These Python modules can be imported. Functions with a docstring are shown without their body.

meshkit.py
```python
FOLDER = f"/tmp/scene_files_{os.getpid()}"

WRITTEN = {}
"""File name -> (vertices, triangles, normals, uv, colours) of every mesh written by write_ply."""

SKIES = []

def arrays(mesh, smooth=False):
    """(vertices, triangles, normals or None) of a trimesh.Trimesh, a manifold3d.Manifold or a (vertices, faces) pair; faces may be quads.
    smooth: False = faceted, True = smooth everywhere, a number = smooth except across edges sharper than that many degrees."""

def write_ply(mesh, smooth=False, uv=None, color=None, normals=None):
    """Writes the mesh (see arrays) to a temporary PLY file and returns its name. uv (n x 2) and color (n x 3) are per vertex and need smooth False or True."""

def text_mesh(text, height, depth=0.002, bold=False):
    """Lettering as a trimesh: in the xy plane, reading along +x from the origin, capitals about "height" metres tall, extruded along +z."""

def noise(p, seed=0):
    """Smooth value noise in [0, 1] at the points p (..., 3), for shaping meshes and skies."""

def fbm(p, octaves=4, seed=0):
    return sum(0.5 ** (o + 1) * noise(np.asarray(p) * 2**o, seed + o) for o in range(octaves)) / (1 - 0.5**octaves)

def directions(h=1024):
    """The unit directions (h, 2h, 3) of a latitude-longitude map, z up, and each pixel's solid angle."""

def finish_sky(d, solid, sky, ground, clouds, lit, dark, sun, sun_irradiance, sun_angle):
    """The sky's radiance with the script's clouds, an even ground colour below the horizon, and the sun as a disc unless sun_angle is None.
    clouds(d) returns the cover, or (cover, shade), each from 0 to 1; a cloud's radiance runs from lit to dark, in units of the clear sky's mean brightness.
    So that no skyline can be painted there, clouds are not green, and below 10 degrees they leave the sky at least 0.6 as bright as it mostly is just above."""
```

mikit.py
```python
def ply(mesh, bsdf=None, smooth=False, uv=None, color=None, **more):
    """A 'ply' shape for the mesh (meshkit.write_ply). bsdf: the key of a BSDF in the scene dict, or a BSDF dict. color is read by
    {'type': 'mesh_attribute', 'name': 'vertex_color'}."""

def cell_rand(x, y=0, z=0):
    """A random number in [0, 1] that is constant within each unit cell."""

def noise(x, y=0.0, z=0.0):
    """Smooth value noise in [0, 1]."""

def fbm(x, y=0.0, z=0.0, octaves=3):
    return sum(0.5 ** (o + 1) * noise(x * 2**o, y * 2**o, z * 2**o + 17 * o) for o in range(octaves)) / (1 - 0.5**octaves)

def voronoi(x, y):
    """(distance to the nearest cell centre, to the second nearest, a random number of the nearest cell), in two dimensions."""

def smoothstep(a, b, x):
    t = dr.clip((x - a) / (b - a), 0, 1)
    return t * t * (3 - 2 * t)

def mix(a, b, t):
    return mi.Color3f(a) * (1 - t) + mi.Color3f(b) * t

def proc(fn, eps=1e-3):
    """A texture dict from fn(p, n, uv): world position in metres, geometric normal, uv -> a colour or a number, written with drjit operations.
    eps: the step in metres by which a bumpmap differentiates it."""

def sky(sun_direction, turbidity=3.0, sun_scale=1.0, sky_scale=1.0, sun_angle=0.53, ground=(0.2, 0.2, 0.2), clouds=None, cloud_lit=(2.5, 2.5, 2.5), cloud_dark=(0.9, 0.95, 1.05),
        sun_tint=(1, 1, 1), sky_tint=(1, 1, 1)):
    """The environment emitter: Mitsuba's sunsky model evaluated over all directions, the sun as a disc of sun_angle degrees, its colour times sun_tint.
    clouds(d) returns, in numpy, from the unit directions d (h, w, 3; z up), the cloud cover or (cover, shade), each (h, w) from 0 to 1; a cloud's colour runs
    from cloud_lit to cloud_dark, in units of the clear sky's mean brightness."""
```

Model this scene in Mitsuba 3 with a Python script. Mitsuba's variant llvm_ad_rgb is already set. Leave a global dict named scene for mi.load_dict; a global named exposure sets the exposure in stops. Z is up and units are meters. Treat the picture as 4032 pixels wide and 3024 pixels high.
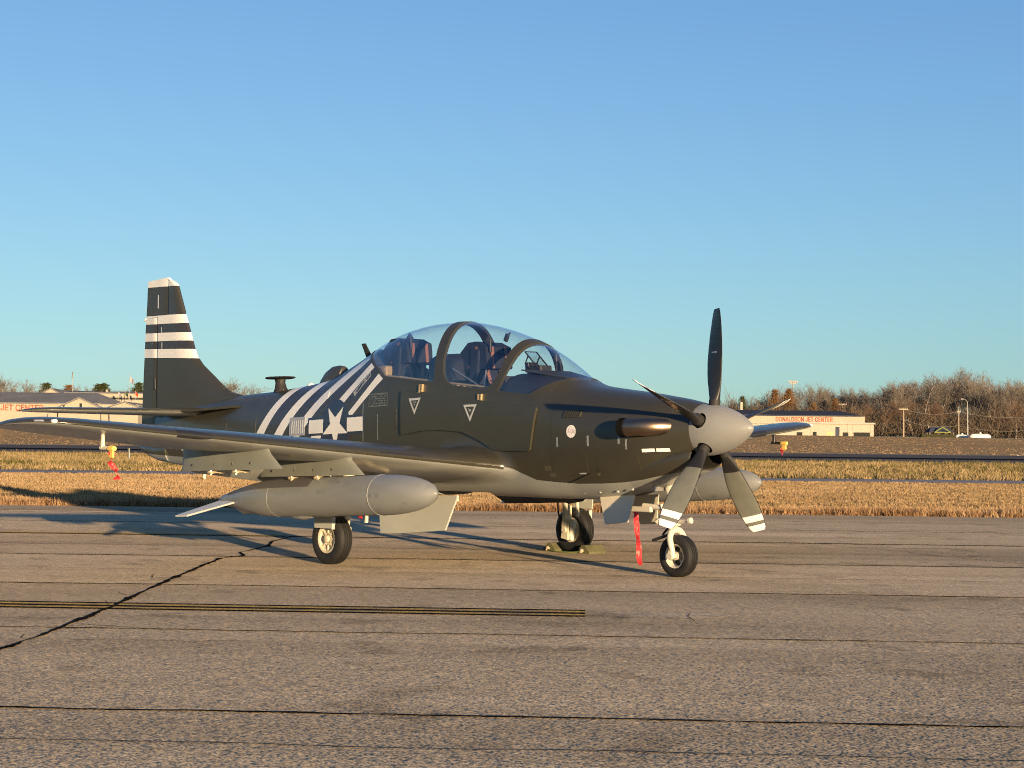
import math, random
import numpy as np, trimesh, drjit as dr, mitsuba as mi, mikit, meshkit
import manifold3d as m3
import shapely, shapely.geometry as sg, shapely.affinity as sa_
from scipy.interpolate import PchipInterpolator as PI
from mikit import proc, noise, fbm, cell_rand, smoothstep, mix
T = mi.ScalarTransform4f
rng = np.random.default_rng(7)

# ------------------------------------------------------------------ camera, sky, exposure
CAM = np.array([10.0602, -11.4008, 1.2188])
FWD = np.array([-0.737910, 0.673558, 0.042537]); RGT = np.array([0.674459, 0.738238, 0.010437]); UPV = np.array([0.024373, -0.036391, 0.999040])
FPX = 6095.25                                     # focal length in pixels of a 4032 wide frame
scene = {}
labels = {}
scene['camera'] = {'type': 'perspective', 'fov': math.degrees(2*math.atan(2016/FPX)), 'fov_axis': 'x', 'near_clip': 0.1, 'far_clip': 6000.0,
                   'to_world': T().look_at(origin=CAM.tolist(), target=(CAM+FWD*10).tolist(), up=UPV.tolist())}
SUN = [math.cos(math.radians(-18.5))*math.cos(math.radians(5.5)), math.sin(math.radians(-18.5))*math.cos(math.radians(5.5)), math.sin(math.radians(5.5))]
scene['sky'] = mikit.sky(SUN, turbidity=2.0, sun_angle=0.6, sun_scale=2.5, sun_tint=(1.0, 1.53, 5.2), sky_tint=(0.67, 1.16, 2.05), ground=(0.16, 0.13, 0.10))
exposure = 2.6

FH = np.array([FWD[0], FWD[1], 0]); FH /= np.linalg.norm(FH)
RH = np.array([FH[1], -FH[0], 0])
TD = RH - 0.055*FH; TD /= np.linalg.norm(TD)       # along the paving lanes, towards the right
ND = np.array([-TD[1], TD[0], 0])                  # across the lanes, away from the camera
C0 = np.array([CAM[0], CAM[1], 0])
def G(n, t, z=0.0):                                # apron coordinates -> world
    n, t = np.broadcast_arrays(np.asarray(n, float), np.asarray(t, float))
    P = C0 + n[..., None]*ND + t[..., None]*TD
    P[..., 2] = z
    return P
def DS(d, s, z=0.0):                               # metres ahead of / to the right of the standpoint -> world
    d, s = np.broadcast_arrays(np.asarray(d, float), np.asarray(s, float))
    P = C0 + d[..., None]*FH + s[..., None]*RH
    P[..., 2] = z
    return P

# ------------------------------------------------------------------ entries, names, labels
def free(key):
    if key not in taken:
        taken.add(key); return key
    k = 1
    while f'{key}_{k:03d}' in taken: k += 1
    taken.add(f'{key}_{k:03d}'); return f'{key}_{k:03d}'
taken = set()
def put(name, mesh, bsdf, parent=None, smooth=30, tw=None, uv=None, **lab):
    key = free((parent + '__' if parent else '') + name)
    d = mesh if isinstance(mesh, dict) else mikit.ply(mesh, bsdf, smooth=smooth, uv=uv)
    d = dict(d)
    if tw is not None: d['to_world'] = T(np.asarray(tw, float))
    scene[key] = d
    if lab: labels[key] = lab
    return key
def thing(name, label, cat, group=None):
    key = free(name); labels[key] = {'label': label, 'category': cat}
    if group: labels[key]['group'] = group
    return key

# ------------------------------------------------------------------ mesh helpers
def man(m):
    m = m.copy(); m.merge_vertices()
    return m3.Manifold(m3.Mesh(np.asarray(m.vertices, np.float32), np.asarray(m.faces, np.uint32)))
def tri(M):
    o = M.to_mesh(); return trimesh.Trimesh(np.asarray(o.vert_properties[:, :3], float), np.asarray(o.tri_verts, int), process=False)
def cat(*ms):
    ms = [m for m in ms if m is not None]
    return trimesh.util.concatenate(ms) if len(ms) > 1 else ms[0]
def box(c, s, rz=0.0, ry=0.0, rx=0.0):
    m = trimesh.creation.box(s)
    for a, ax in ((rx, [1, 0, 0]), (ry, [0, 1, 0]), (rz, [0, 0, 1])):
        if a: m.apply_transform(trimesh.transformations.rotation_matrix(a, ax))
    m.apply_translation(c); return m
_S8 = trimesh.creation.icosphere(1, 1.0).vertices
def rbox(c, s, r=0.02, rz=0.0, ry=0.0, rx=0.0):
    h = np.array(s)/2 - r
    P = np.vstack([_S8*r + h*np.array([a, b, d]) for a in (-1, 1) for b in (-1, 1) for d in (-1, 1)])
    m = trimesh.convex.convex_hull(P)
    for a, ax in ((rx, [1, 0, 0]), (ry, [0, 1, 0]), (rz, [0, 0, 1])):
        if a: m.apply_transform(trimesh.transformations.rotation_matrix(a, ax))
    m.apply_translation(c); return m
def loft(rings, close=True, wrap=True):
    n = len(rings[0]); V = np.vstack(rings); F = []
    j = np.arange(n if wrap else n-1); j2 = (j+1) % n
    for i in range(len(rings)-1):
        a, b = i*n, (i+1)*n
        F += [np.c_[a+j, b+j, b+j2], np.c_[a+j, b+j2, a+j2]]
    F = np.vstack(F)
    if close:
        k = len(V); V = np.vstack([V, rings[0].mean(0), rings[-1].mean(0)])
        F = np.vstack([F, np.c_[np.full(len(j), k), j, j2], np.c_[np.full(len(j), k+1), (len(rings)-1)*n+j2, (len(rings)-1)*n+j]])
    m = trimesh.Trimesh(V, F, process=False)
    if close and m.volume < 0: m.invert()
    return m
def frames(P):
    P = np.asarray(P, float); t = np.gradient(P, axis=0); t /= np.linalg.norm(t, axis=1)[:, None]
    u = np.cross(t[0], [0, 0, 1.0] if abs(t[0][2]) < .9 else [1.0, 0, 0]); u /= np.linalg.norm(u)
    out = []
    for k in range(len(P)):
        u = u - t[k]*(u@t[k]); u /= np.linalg.norm(u); out.append((u.copy(), np.cross(t[k], u)))
    return out
def tube(P, r, n=12, close=True):
    P = np.asarray(P, float); r = np.broadcast_to(np.asarray(r, float), (len(P),)); a = np.linspace(0, 2*np.pi, n, endpoint=False)
    return loft([P[k] + r[k]*(np.cos(a)[:, None]*u + np.sin(a)[:, None]*v) for k, (u, v) in enumerate(frames(P))], close)
def curve(P, n=16):
    P = np.asarray(P, float); s = np.r_[0, np.cumsum(np.linalg.norm(np.diff(P, axis=0), axis=1))]
    q = np.linspace(0, s[-1], n)
    if len(P) < 3: return np.c_[[np.interp(q, s, P[:, k]) for k in range(P.shape[1])]].T
    from scipy.interpolate import CubicSpline
    return CubicSpline(s, P)(q)
def revolve(prof, axis='x', c=(0, 0, 0), n=40):     # prof: (along axis, radius)
    a = np.linspace(0, 2*np.pi, n, endpoint=False); R = []
    for h, r in prof:
        k = np.zeros((n, 3)); i = 'xyz'.index(axis); k[:, i] = h; k[:, (i+1) % 3] = r*np.cos(a); k[:, (i+2) % 3] = r*np.sin(a); R.append(k + np.array(c))
    return loft(R)
def prism(poly, y0, y1):                            # side-view polygon (x, z) pulled along y
    m = trimesh.creation.extrude_polygon(poly, y1-y0, engine='earcut')
    v = m.vertices.copy(); m.vertices = np.c_[v[:, 0], v[:, 2]+y0, v[:, 1]]
    if m.volume < 0: m.invert()
    return m
def plan(poly, z0, z1):
    m = trimesh.creation.extrude_polygon(poly, z1-z0, engine='earcut'); m.apply_translation([0, 0, z0]); return m
def slab(corners, th):                              # flat plate through 3d corners with a thickness
    P = np.asarray(corners, float); nrm = np.cross(P[1]-P[0], P[2]-P[0]); nrm /= np.linalg.norm(nrm)
    a, b = P + nrm*th/2, P - nrm*th/2
    m = trimesh.convex.convex_hull(np.vstack([a, b])); return m
def mirror(m):
    m = m.copy(); m.vertices[:, 1] *= -1; m.invert(); return m

# ------------------------------------------------------------------ materials
def rgb(c): return {'type': 'rgb', 'value': [float(x) for x in c]}
def paint(name, c, rough=0.45, spec=0.45, metal=0.0, two=True, **k):
    b = {'type': 'principled', 'base_color': c if isinstance(c, dict) else rgb(c), 'roughness': rough, 'specular': spec, 'metallic': metal, **k}
    scene[name] = {'type': 'twosided', 'bsdf': b} if two else b
    return name
def matt(name, c):
    scene[name] = {'type': 'twosided', 'bsdf': {'type': 'diffuse', 'reflectance': c if isinstance(c, dict) else rgb(c)}}
    return name
OLIVE = (0.030, 0.028, 0.020); GREY = (0.19, 0.195, 0.185); WHITE = (0.60, 0.58, 0.545); BLACKS = (0.028, 0.025, 0.026); BLUE = (0.016, 0.022, 0.045)
def speck(p, a=0.10, s=9.0):                        # faint mottle of old paint
    return 1.0 - a + 2*a*fbm(p.x*s, p.y*s, p.z*s, octaves=3)

# ------------------------------------------------------------------ ground
def lane(p):
    x, y = p.x - C0[0], p.y - C0[1]
    return x*ND[0] + y*ND[1], x*TD[0] + y*TD[1]
def asphalt_fn(p, n, uv):
    a, t = lane(p)
    k = dr.floor((a - 3.35)/3.42)
    tone = 0.93 + 0.13*cell_rand(k, 3, 1)
    blotch = 0.84 + 0.32*fbm(t*0.35, a*0.9, 2.0, octaves=4)
    streak = 0.95 + 0.10*noise(t*0.15, a*5.0, 7.0)
    g1 = noise(p.x*55, p.y*55, 1.0); g2 = noise(p.x*120, p.y*120, 5.0); g3 = noise(p.x*24, p.y*24, 9.0)
    grain = 0.55 + 0.44*g1 + 0.30*g2 + 0.16*g3
    light = dr.select(cell_rand(dr.floor(p.x*42), dr.floor(p.y*42), 4) > 0.992, 0.35, 0.0)
    seal = 0.90 + 0.20*noise(t*0.06, k*3.0, 2.0)                                   # each lane was laid and worn on its own
    stain = smoothstep(0.66, 0.74, fbm(p.x*0.55, p.y*0.55, 31.0, octaves=4))*0.12 + smoothstep(0.70, 0.76, fbm(p.x*2.3, p.y*2.3, 12.0, octaves=3))*0.22
    rub = smoothstep(0.62, 0.72, noise(t*0.09, a*2.2, 40.0))*0.10
    v = tone*blotch*streak*grain*seal*(1 - stain - rub)
    return mi.Color3f(0.41, 0.325, 0.225)*v + light*mi.Color3f(0.25, 0.24, 0.22)
def asphalt_h(p, n, uv):
    return 0.5*noise(p.x*85, p.y*85, 1.0) + 0.4*noise(p.x*42, p.y*42, 4.0)
scene['asphalt'] = {'type': 'bumpmap', 'scale': 0.0125, 'arbitrary': proc(asphalt_h, eps=2e-3), 'bsdf': {'type': 'twosided', 'bsdf': {'type': 'diffuse', 'reflectance': proc(asphalt_fn)}}}
def dark_asphalt_fn(p, n, uv):
    a, t = lane(p)
    return mi.Color3f(0.135, 0.122, 0.114)*(0.7 + 0.6*fbm(t*0.05, a*0.8, 0.0, octaves=3))
matt('dark_asphalt', proc(dark_asphalt_fn))
def taxi_fn(p, n, uv):
    a, t = lane(p)
    return mi.Color3f(0.33, 0.29, 0.26)*(0.75 + 0.5*fbm(t*0.08, a*0.9, 0.0, octaves=3))
matt('worn_asphalt', proc(taxi_fn))
def tar_fn(p, n, uv):
    return mi.Color3f(0.024, 0.019, 0.016)*(0.5 + noise(p.x*9, p.y*9, 0.0)*1.2)
matt('tar', proc(tar_fn))
def joint_fn(p, n, uv):
    w = noise(p.x*1.2, p.y*1.2, 3.0)
    return mix((0.05, 0.042, 0.036), (0.13, 0.112, 0.095), smoothstep(0.45, 0.8, w))
matt('old_joint', proc(joint_fn))
def yellow_fn(p, n, uv):
    w = fbm(p.x*6, p.y*6, 1.0, octaves=3)
    return mix((0.36, 0.25, 0.095), (0.24, 0.185, 0.11), smoothstep(0.42, 0.72, w))
for nm_, tx_ in (('yellow_line_paint', proc(yellow_fn)), ('black_line_paint', rgb((0.022, 0.019, 0.016)))):
    scene[nm_] = {'type': 'bumpmap', 'scale': 0.014, 'arbitrary': proc(asphalt_h, eps=2e-3), 'bsdf': {'type': 'twosided', 'bsdf': {'type': 'diffuse', 'reflectance': tx_}}}

# terrain: flat apron and infield, a runway on a low crown, then a bank up to the airport buildings
def m_of(s_over_d): return 0.0119 - 0.0013*np.clip(s_over_d/0.33, -1.6, 1.6)
def terrain(d, s):
    d = np.asarray(d, float); s = np.asarray(s, float)
    z = np.interp(d, [-400, 76, 135, 181], [0, 0, 0.46, 1.14])
    r = s/np.maximum(d, 30)
    far = 1.2188 + m_of(r)*np.minimum(d, 640) + np.clip(d-640, 0, 1e4)*0.002
    w = np.clip((d-181)/(318-181), 0, 1); w = w*w*(3-2*w)*0.35 + w*0.65
    return z*(1-w) + np.where(d > 181, far, 0)*w
def n2d(n, t):                                      # apron coords to (d, s)
    P = G(n, t)[..., :2] - C0[:2]
    return P@FH[:2], P@RH[:2]
def strip(n0, n1, t0, t1, lift, seg_n=2, seg_t=2, z=None):
    nn, tt = np.meshgrid(np.linspace(n0, n1, seg_n), np.linspace(t0, t1, seg_t), indexing='ij')
    P = G(nn, tt)
    P[..., 2] = (terrain(*n2d(nn, tt)) if z is None else z) + lift
    i = np.arange(seg_n*seg_t).reshape(seg_n, seg_t)
    F = np.vstack([np.c_[i[:-1, :-1].ravel(), i[:-1, 1:].ravel(), i[1:, 1:].ravel()], np.c_[i[:-1, :-1].ravel(), i[1:, 1:].ravel(), i[1:, :-1].ravel()]])
    m = trimesh.Trimesh(P.reshape(-1, 3), F, process=False)
    if m.face_normals[0][2] < 0: m.invert()
    return m
EDGE = 30.7
def plan_fan(n, t, z):
    P = np.vstack([G(n, t, z), G(n, t, z).mean(0)[None]]); k = len(n); j = np.arange(k)
    m = trimesh.Trimesh(P, np.c_[np.full(k, k), j, (j+1) % k], process=False)
    if m.face_normals[:, 2].mean() < 0: m.invert()
    return m
put('apron', strip(-260, EDGE, -300, 300, 0.0), 'asphalt', smooth=False, kind='structure', label='old speckled asphalt apron with sealed joints under the aircraft')
def field_fn(p, n, uv):
    a, t = lane(p)
    big = fbm(p.x*0.25, p.y*0.25, 0.0, octaves=4)
    sm = fbm(p.x*2.2, p.y*2.2, 3.0, octaves=3)
    lay = fbm(t*0.22, a*1.1, 8.0, octaves=4)
    dry = mix(mix((0.21, 0.145, 0.08), (0.33, 0.24, 0.145), sm), (0.15, 0.105, 0.048), smoothstep(0.50, 0.68, lay)*0.8)
    brown = mix((0.33, 0.205, 0.098), (0.42, 0.275, 0.135), 0.5*sm + 0.5*fbm(t*0.06, a*0.35, 5.0, octaves=4))
    green = mix((0.060, 0.058, 0.022), (0.13, 0.11, 0.045), sm)
    c = mix(dry, (0.12, 0.092, 0.04), smoothstep(0.50, 0.70, big)*0.8)
    far = smoothstep(178.0, 182.0, a)
    mid = smoothstep(76.5, 80.0, a)*(1-far)
    g = smoothstep(0.42, 0.62, big + 0.30*smoothstep(95.0, 134.0, a) - 0.1)
    c = mix(c, mix(dry, green, g), mid)
    return mix(c, brown, far)
matt('field_soil', proc(field_fn))
dv = np.r_[np.linspace(EDGE-3.0, 76, 40), np.linspace(78, 181, 50), np.linspace(183, 330, 60), np.linspace(336, 640, 60), np.linspace(700, 3500, 25)]
rv = np.linspace(-1.3, 1.3, 161)
dd, rr = np.meshgrid(dv, rv, indexing='ij')
ss = rr*np.maximum(dd, 60)
# the near rim follows the apron edge
nn_edge = EDGE + 0.0
P = DS(dd, ss)
nco = (P[..., :2]-C0[:2])@ND[:2]
short = np.maximum(nn_edge - nco, 0)
P[..., :2] += short[..., None]*ND[:2]
zt = terrain(dd, ss)
zt = zt + (meshkit.fbm(np.stack([P[..., 0]*0.05, P[..., 1]*0.05, 0*zt], -1), 3)-0.5)*np.interp(dd, [31, 60, 76, 90, 130, 136, 181, 190, 260], [0.04, 0.10, 0, 0, 0, 0, 0, 0, 0.25])
P[..., 2] = zt - 0.012
idx = np.arange(P.shape[0]*P.shape[1]).reshape(P.shape[:2])
F = np.vstack([np.c_[idx[:-1, :-1].ravel(), idx[:-1, 1:].ravel(), idx[1:, 1:].ravel()], np.c_[idx[:-1, :-1].ravel(), idx[1:, 1:].ravel(), idx[1:, :-1].ravel()]])
fm = trimesh.Trimesh(P.reshape(-1, 3), F, process=False)
if fm.face_normals[len(F)//3][2] < 0: fm.invert()
put('field_ground', fm, 'field_soil', smooth=True, kind='structure', label='dry winter grassland around the runway, rising to a bank')
put('taxiway', strip(66.4, 73.9, -260, 260, 0.02, 3, 60), 'worn_asphalt', smooth=True, kind='structure', label='narrow grey taxiway across the dry grass')
put('runway', strip(137, 180, -420, 420, 0.03, 6, 90), 'dark_asphalt', smooth=True, kind='structure', label='dark runway below the grass bank')
# pale shoulders along the runway and a dark groove band of rubber
matt('pale_shoulder', (0.30, 0.24, 0.17)); matt('rubber', (0.020, 0.019, 0.020))
put('runway_shoulder', strip(134.6, 136.95, -420, 420, 0.03, 2, 90), 'pale_shoulder', smooth=True, kind='structure', label='pale strip along the near side of the runway')
put('runway_shoulder', strip(180.05, 186, -420, 420, 0.04, 3, 90), 'pale_shoulder', smooth=True, kind='structure', label='pale strip along the far side of the runway')
put('runway_rubber_band', strip(152, 160, -420, 420, 0.036, 3, 90), 'rubber', smooth=True, kind='structure', label='black tyre rubber band along the middle of the runway')

# joints between the paving lanes: sealed seams with ragged edges
def nt(pts): return [((d + .055*s)/1.0015, (s - .055*d)/1.0015) for d, s in pts]
def ragged(pts, w0, w1, seed, z=0.004, step=0.05):
    """A flat seam through (n, t) points with a varying width."""
    P = np.asarray(pts, float); s = np.r_[0, np.cumsum(np.linalg.norm(np.diff(P, axis=0), axis=1))]
    k = max(int(s[-1]/step), 4); q = np.linspace(0, s[-1], k)
    n_, t_ = np.interp(q, s, P[:, 0]), np.interp(q, s, P[:, 1])
    X = np.c_[q*1.3, np.full(k, seed*7.7), np.zeros(k)]
    wob = (meshkit.fbm(X, 4)-0.5); wd = w0 + (w1-w0)*meshkit.fbm(X*3+5, 3)
    dn, dt = np.gradient(n_), np.gradient(t_); L = np.hypot(dn, dt); nx, tx = dt/L, -dn/L
    n_, t_ = n_ + wob*nx*0.08, t_ + wob*tx*0.08
    e = (meshkit.fbm(X*9+3, 2)-0.5)*wd*0.8; e2 = (meshkit.fbm(X*9+33, 2)-0.5)*wd*0.8
    A = G(n_+nx*(wd/2+e), t_+tx*(wd/2+e), z); B = G(n_-nx*(wd/2+e2), t_-tx*(wd/2+e2), z)
    V = np.vstack([A, B]); i = np.arange(k-1)
    m = trimesh.Trimesh(V, np.vstack([np.c_[i, i+1, i+1+k], np.c_[i, i+1+k, i+k]]), process=False)
    if m.face_normals[:, 2].mean() < 0: m.invert()
    return m
for n_, w0, w1, mat in ((21.12, .07, .14, 'tar'), (17.1, .03, .075, 'tar'), (13.52, .03, .06, 'tar'), (10.23, .016, .042, 'tar'), (7.1, .016, .046, 'tar'),
                        (6.33, .004, .014, 'old_joint'), (24.6, .02, .07, 'old_joint'), (27.9, .02, .06, 'old_joint'), (15.2, .006, .02, 'old_joint'), (18.9, .008, .03, 'old_joint'), (4.2, .008, .02, 'old_joint'), (0.5, .01, .03, 'tar'), (-3, .01, .03, 'tar')):
    t0 = -4.2 if n_ == 21.12 else -60
    put('pavement_joint', ragged([(n_, t0), (n_, 60)], w0, w1, n_), mat, smooth=False, kind='structure', label='dark sealed joint running across the apron')
CR = [(4.5, -3.35), (9.23, -3.02), (10.39, -2.98), (12.22, -3.02), (14.09, -3.1), (16.95, -3.17), (17.4, -2.99), (17.95, -3.14), (19.2, -2.98), (20.11, -3.07), (21.3, -3.02)]
CR = nt(CR)
crk = [ragged(CR, .012, .075, 91, 0.0062, 0.03)]
for k in range(26):
    f = rng.random(); n_ = 4.6 + 15.5*f; t_ = np.interp(n_, [c[0] for c in CR], [c[1] for c in CR])
    L = .15 + .35*rng.random(); sg_ = rng.choice([-1, 1])
    crk.append(ragged([(n_, t_), (n_+L*.5*rng.uniform(-.4, 1), t_+sg_*L*.4), (n_+L*rng.uniform(.2, 1), t_+sg_*L*.6)], .003, .010, 200+k, 0.0055, 0.015))
put('pavement_crack', cat(*crk), 'tar', smooth=False, kind='structure', label='wide ragged crack running from the near left towards the right main wheel')
crk = [ragged(nt([(21.1, 4.1), (20.3, 4.35), (19.4, 4.9), (18.6, 5.1), (17.5, 5.75), (16.6, 6.1), (15.6, 6.9)]), .004, .03, 301, 0.0055), ragged(nt([(18.6, 5.1), (18.3, 5.7), (17.2, 6.1)]), .004, .02, 305, 0.0055)]
put('pavement_crack', cat(*crk), 'old_joint', smooth=False, kind='structure', label='fine branching crack in the asphalt right of the nose wheel')
crk = [ragged(nt([(9.75, -2.75), (9.82, -2.4), (9.72, -2.0), (9.8, -1.7)]), .004, .015, 311, 0.0055), ragged(nt([(10.62, -2.95), (10.5, -2.65), (10.36, -2.4)]), .004, .016, 312, 0.0055), ragged(nt([(11.2, 1.35), (11.5, 1.32), (11.75, 1.36)]), .003, .009, 313, 0.0055)]
put('pavement_crack', cat(*crk), 'tar', smooth=False, kind='structure', label='short cracks beside the joint near the bottom left')
# yellow guide line with black borders
for a, b, m_ in ((11.41, 11.50, 'black_line_paint'), (11.50, 11.60, 'yellow_line_paint'), (11.60, 11.71, 'black_line_paint'), (11.71, 11.82, 'yellow_line_paint'), (11.82, 11.90, 'black_line_paint')):
    put('black_guide_line' if 'black' in m_ else 'yellow_guide_line', strip(a-.001, b+.001 if 'black' in m_ else b-.002, -60, -.075, 0.004, z=0.0), m_, smooth=False, kind='structure', label='faded taxi guide line that ends in front of the aircraft')
for a, b, m_ in ((21.02, 21.14, 'black_line_paint'), (21.14, 21.34, 'yellow_line_paint')):
    put('black_guide_line' if 'black' in m_ else 'yellow_guide_line', strip(a, b-.002, -60, -4.25, 0.0048, z=0.0), m_, smooth=False, kind='structure', label='yellow guide line behind the right main wheel')
def smear_fn(p, n, uv):
    return asphalt_fn(p, n, uv)*(1.12 + .25*fbm(p.x*3, p.y*3, 6.0, octaves=3))
def patch_fn(p, n, uv):
    return asphalt_fn(p, n, uv)*0.80
scene['patched_asphalt'] = {'type': 'bumpmap', 'scale': 0.0125, 'arbitrary': proc(asphalt_h, eps=2e-3), 'bsdf': {'type': 'twosided', 'bsdf': {'type': 'diffuse', 'reflectance': proc(patch_fn)}}}
put('asphalt_patch', strip(28.6, EDGE, -90, 90, 0.004, z=0.0), 'patched_asphalt', smooth=False, kind='structure', label='slightly darker asphalt shoulder along the far edge of the apron')
scene['smeared_asphalt'] = {'type': 'bumpmap', 'scale': 0.007, 'arbitrary': proc(asphalt_h, eps=2e-3), 'bsdf': {'type': 'twosided', 'bsdf': {'type': 'diffuse', 'reflectance': proc(smear_fn)}}}
_r = np.random.default_rng(17)
_a = np.linspace(0, 2*np.pi, 40, endpoint=False); _k = .75 + .5*meshkit.fbm(np.c_[np.cos(_a)*2, np.sin(_a)*2, 0*_a], 3, 5)
put('ground_off_marking', plan_fan(11.63 + .21*_k*np.sin(_a), .50 + .56*_k*np.cos(_a), .0036), 'smeared_asphalt', smooth=False, kind='structure', label='pale scuffed patch where the guide line was ground off')

# ------------------------------------------------------------------ the aircraft: own frame (x forward, y to its left, z up), standing slightly nose-up on its wheels
PITCH, BANK, X0 = 0.0306, 0.0153, -3.2425
ca, sa, cb, sb = math.cos(PITCH), math.sin(PITCH), math.cos(BANK), math.sin(BANK)
RA = np.array([[ca, 0, -sa], [0, 1, 0], [sa, 0, ca]]); RB = np.array([[1, 0, 0], [0, cb, -sb], [0, sb, cb]]); O_ = np.array([X0, 0, 0.0])
MA = np.eye(4); MA[:3, :3] = RA@RB; MA[:3, 3] = O_ - RA@O_
def toW(X): return np.asarray(X, float)@MA[:3, :3].T + MA[:3, 3]
def own(p):                                         # world position -> aircraft frame, for the paint scheme
    x, y, z = p.x - X0, p.y, p.z
    qx, qz = ca*x + sa*z + X0, -sa*x + ca*z
    return qx, cb*y + sb*qz, -sb*y + cb*qz
def along(x, pts):
    v = mi.Float(pts[0][1])
    for (xa, za), (xb, zb) in zip(pts[:-1], pts[1:]): v = v + (zb-za)*dr.clip((x-xa)/(xb-xa), 0, 1)
    return v
def in_poly(x, y, pts):                             # convex polygon
    r = mi.Bool(True); a = sum(p[0]*q[1]-q[0]*p[1] for p, q in zip(pts, pts[1:]+pts[:1])); s = 1 if a > 0 else -1
    for (xa, ya), (xb, yb) in zip(pts, pts[1:]+pts[:1]): r = r & (s*((xb-xa)*(y-ya)-(yb-ya)*(x-xa)) > 0)
    return r
def in_star(x, y, cx, cy, R):
    k = mi.Float(0)
    for i in range(5):
        a = math.pi/2 + i*2*math.pi/5 + math.pi
        k = k + dr.select((x-cx)*math.cos(a) + (y-cy)*math.sin(a) > R*0.309, 1.0, 0.0)
    return k < 1.5
BELLY = [(-10.3, 1.33), (-9.4, 1.27), (-4.5, 1.0), (-2.2, 1.04), (-1.99, 1.04), (-1.81, .986), (-1.706, .942), (-1.49, .866), (-1.2, .84), (-.94, .822), (-.64, .822), (-.4, .829), (-.17, .853), (.08, .894), (.3, .93)]
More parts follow.
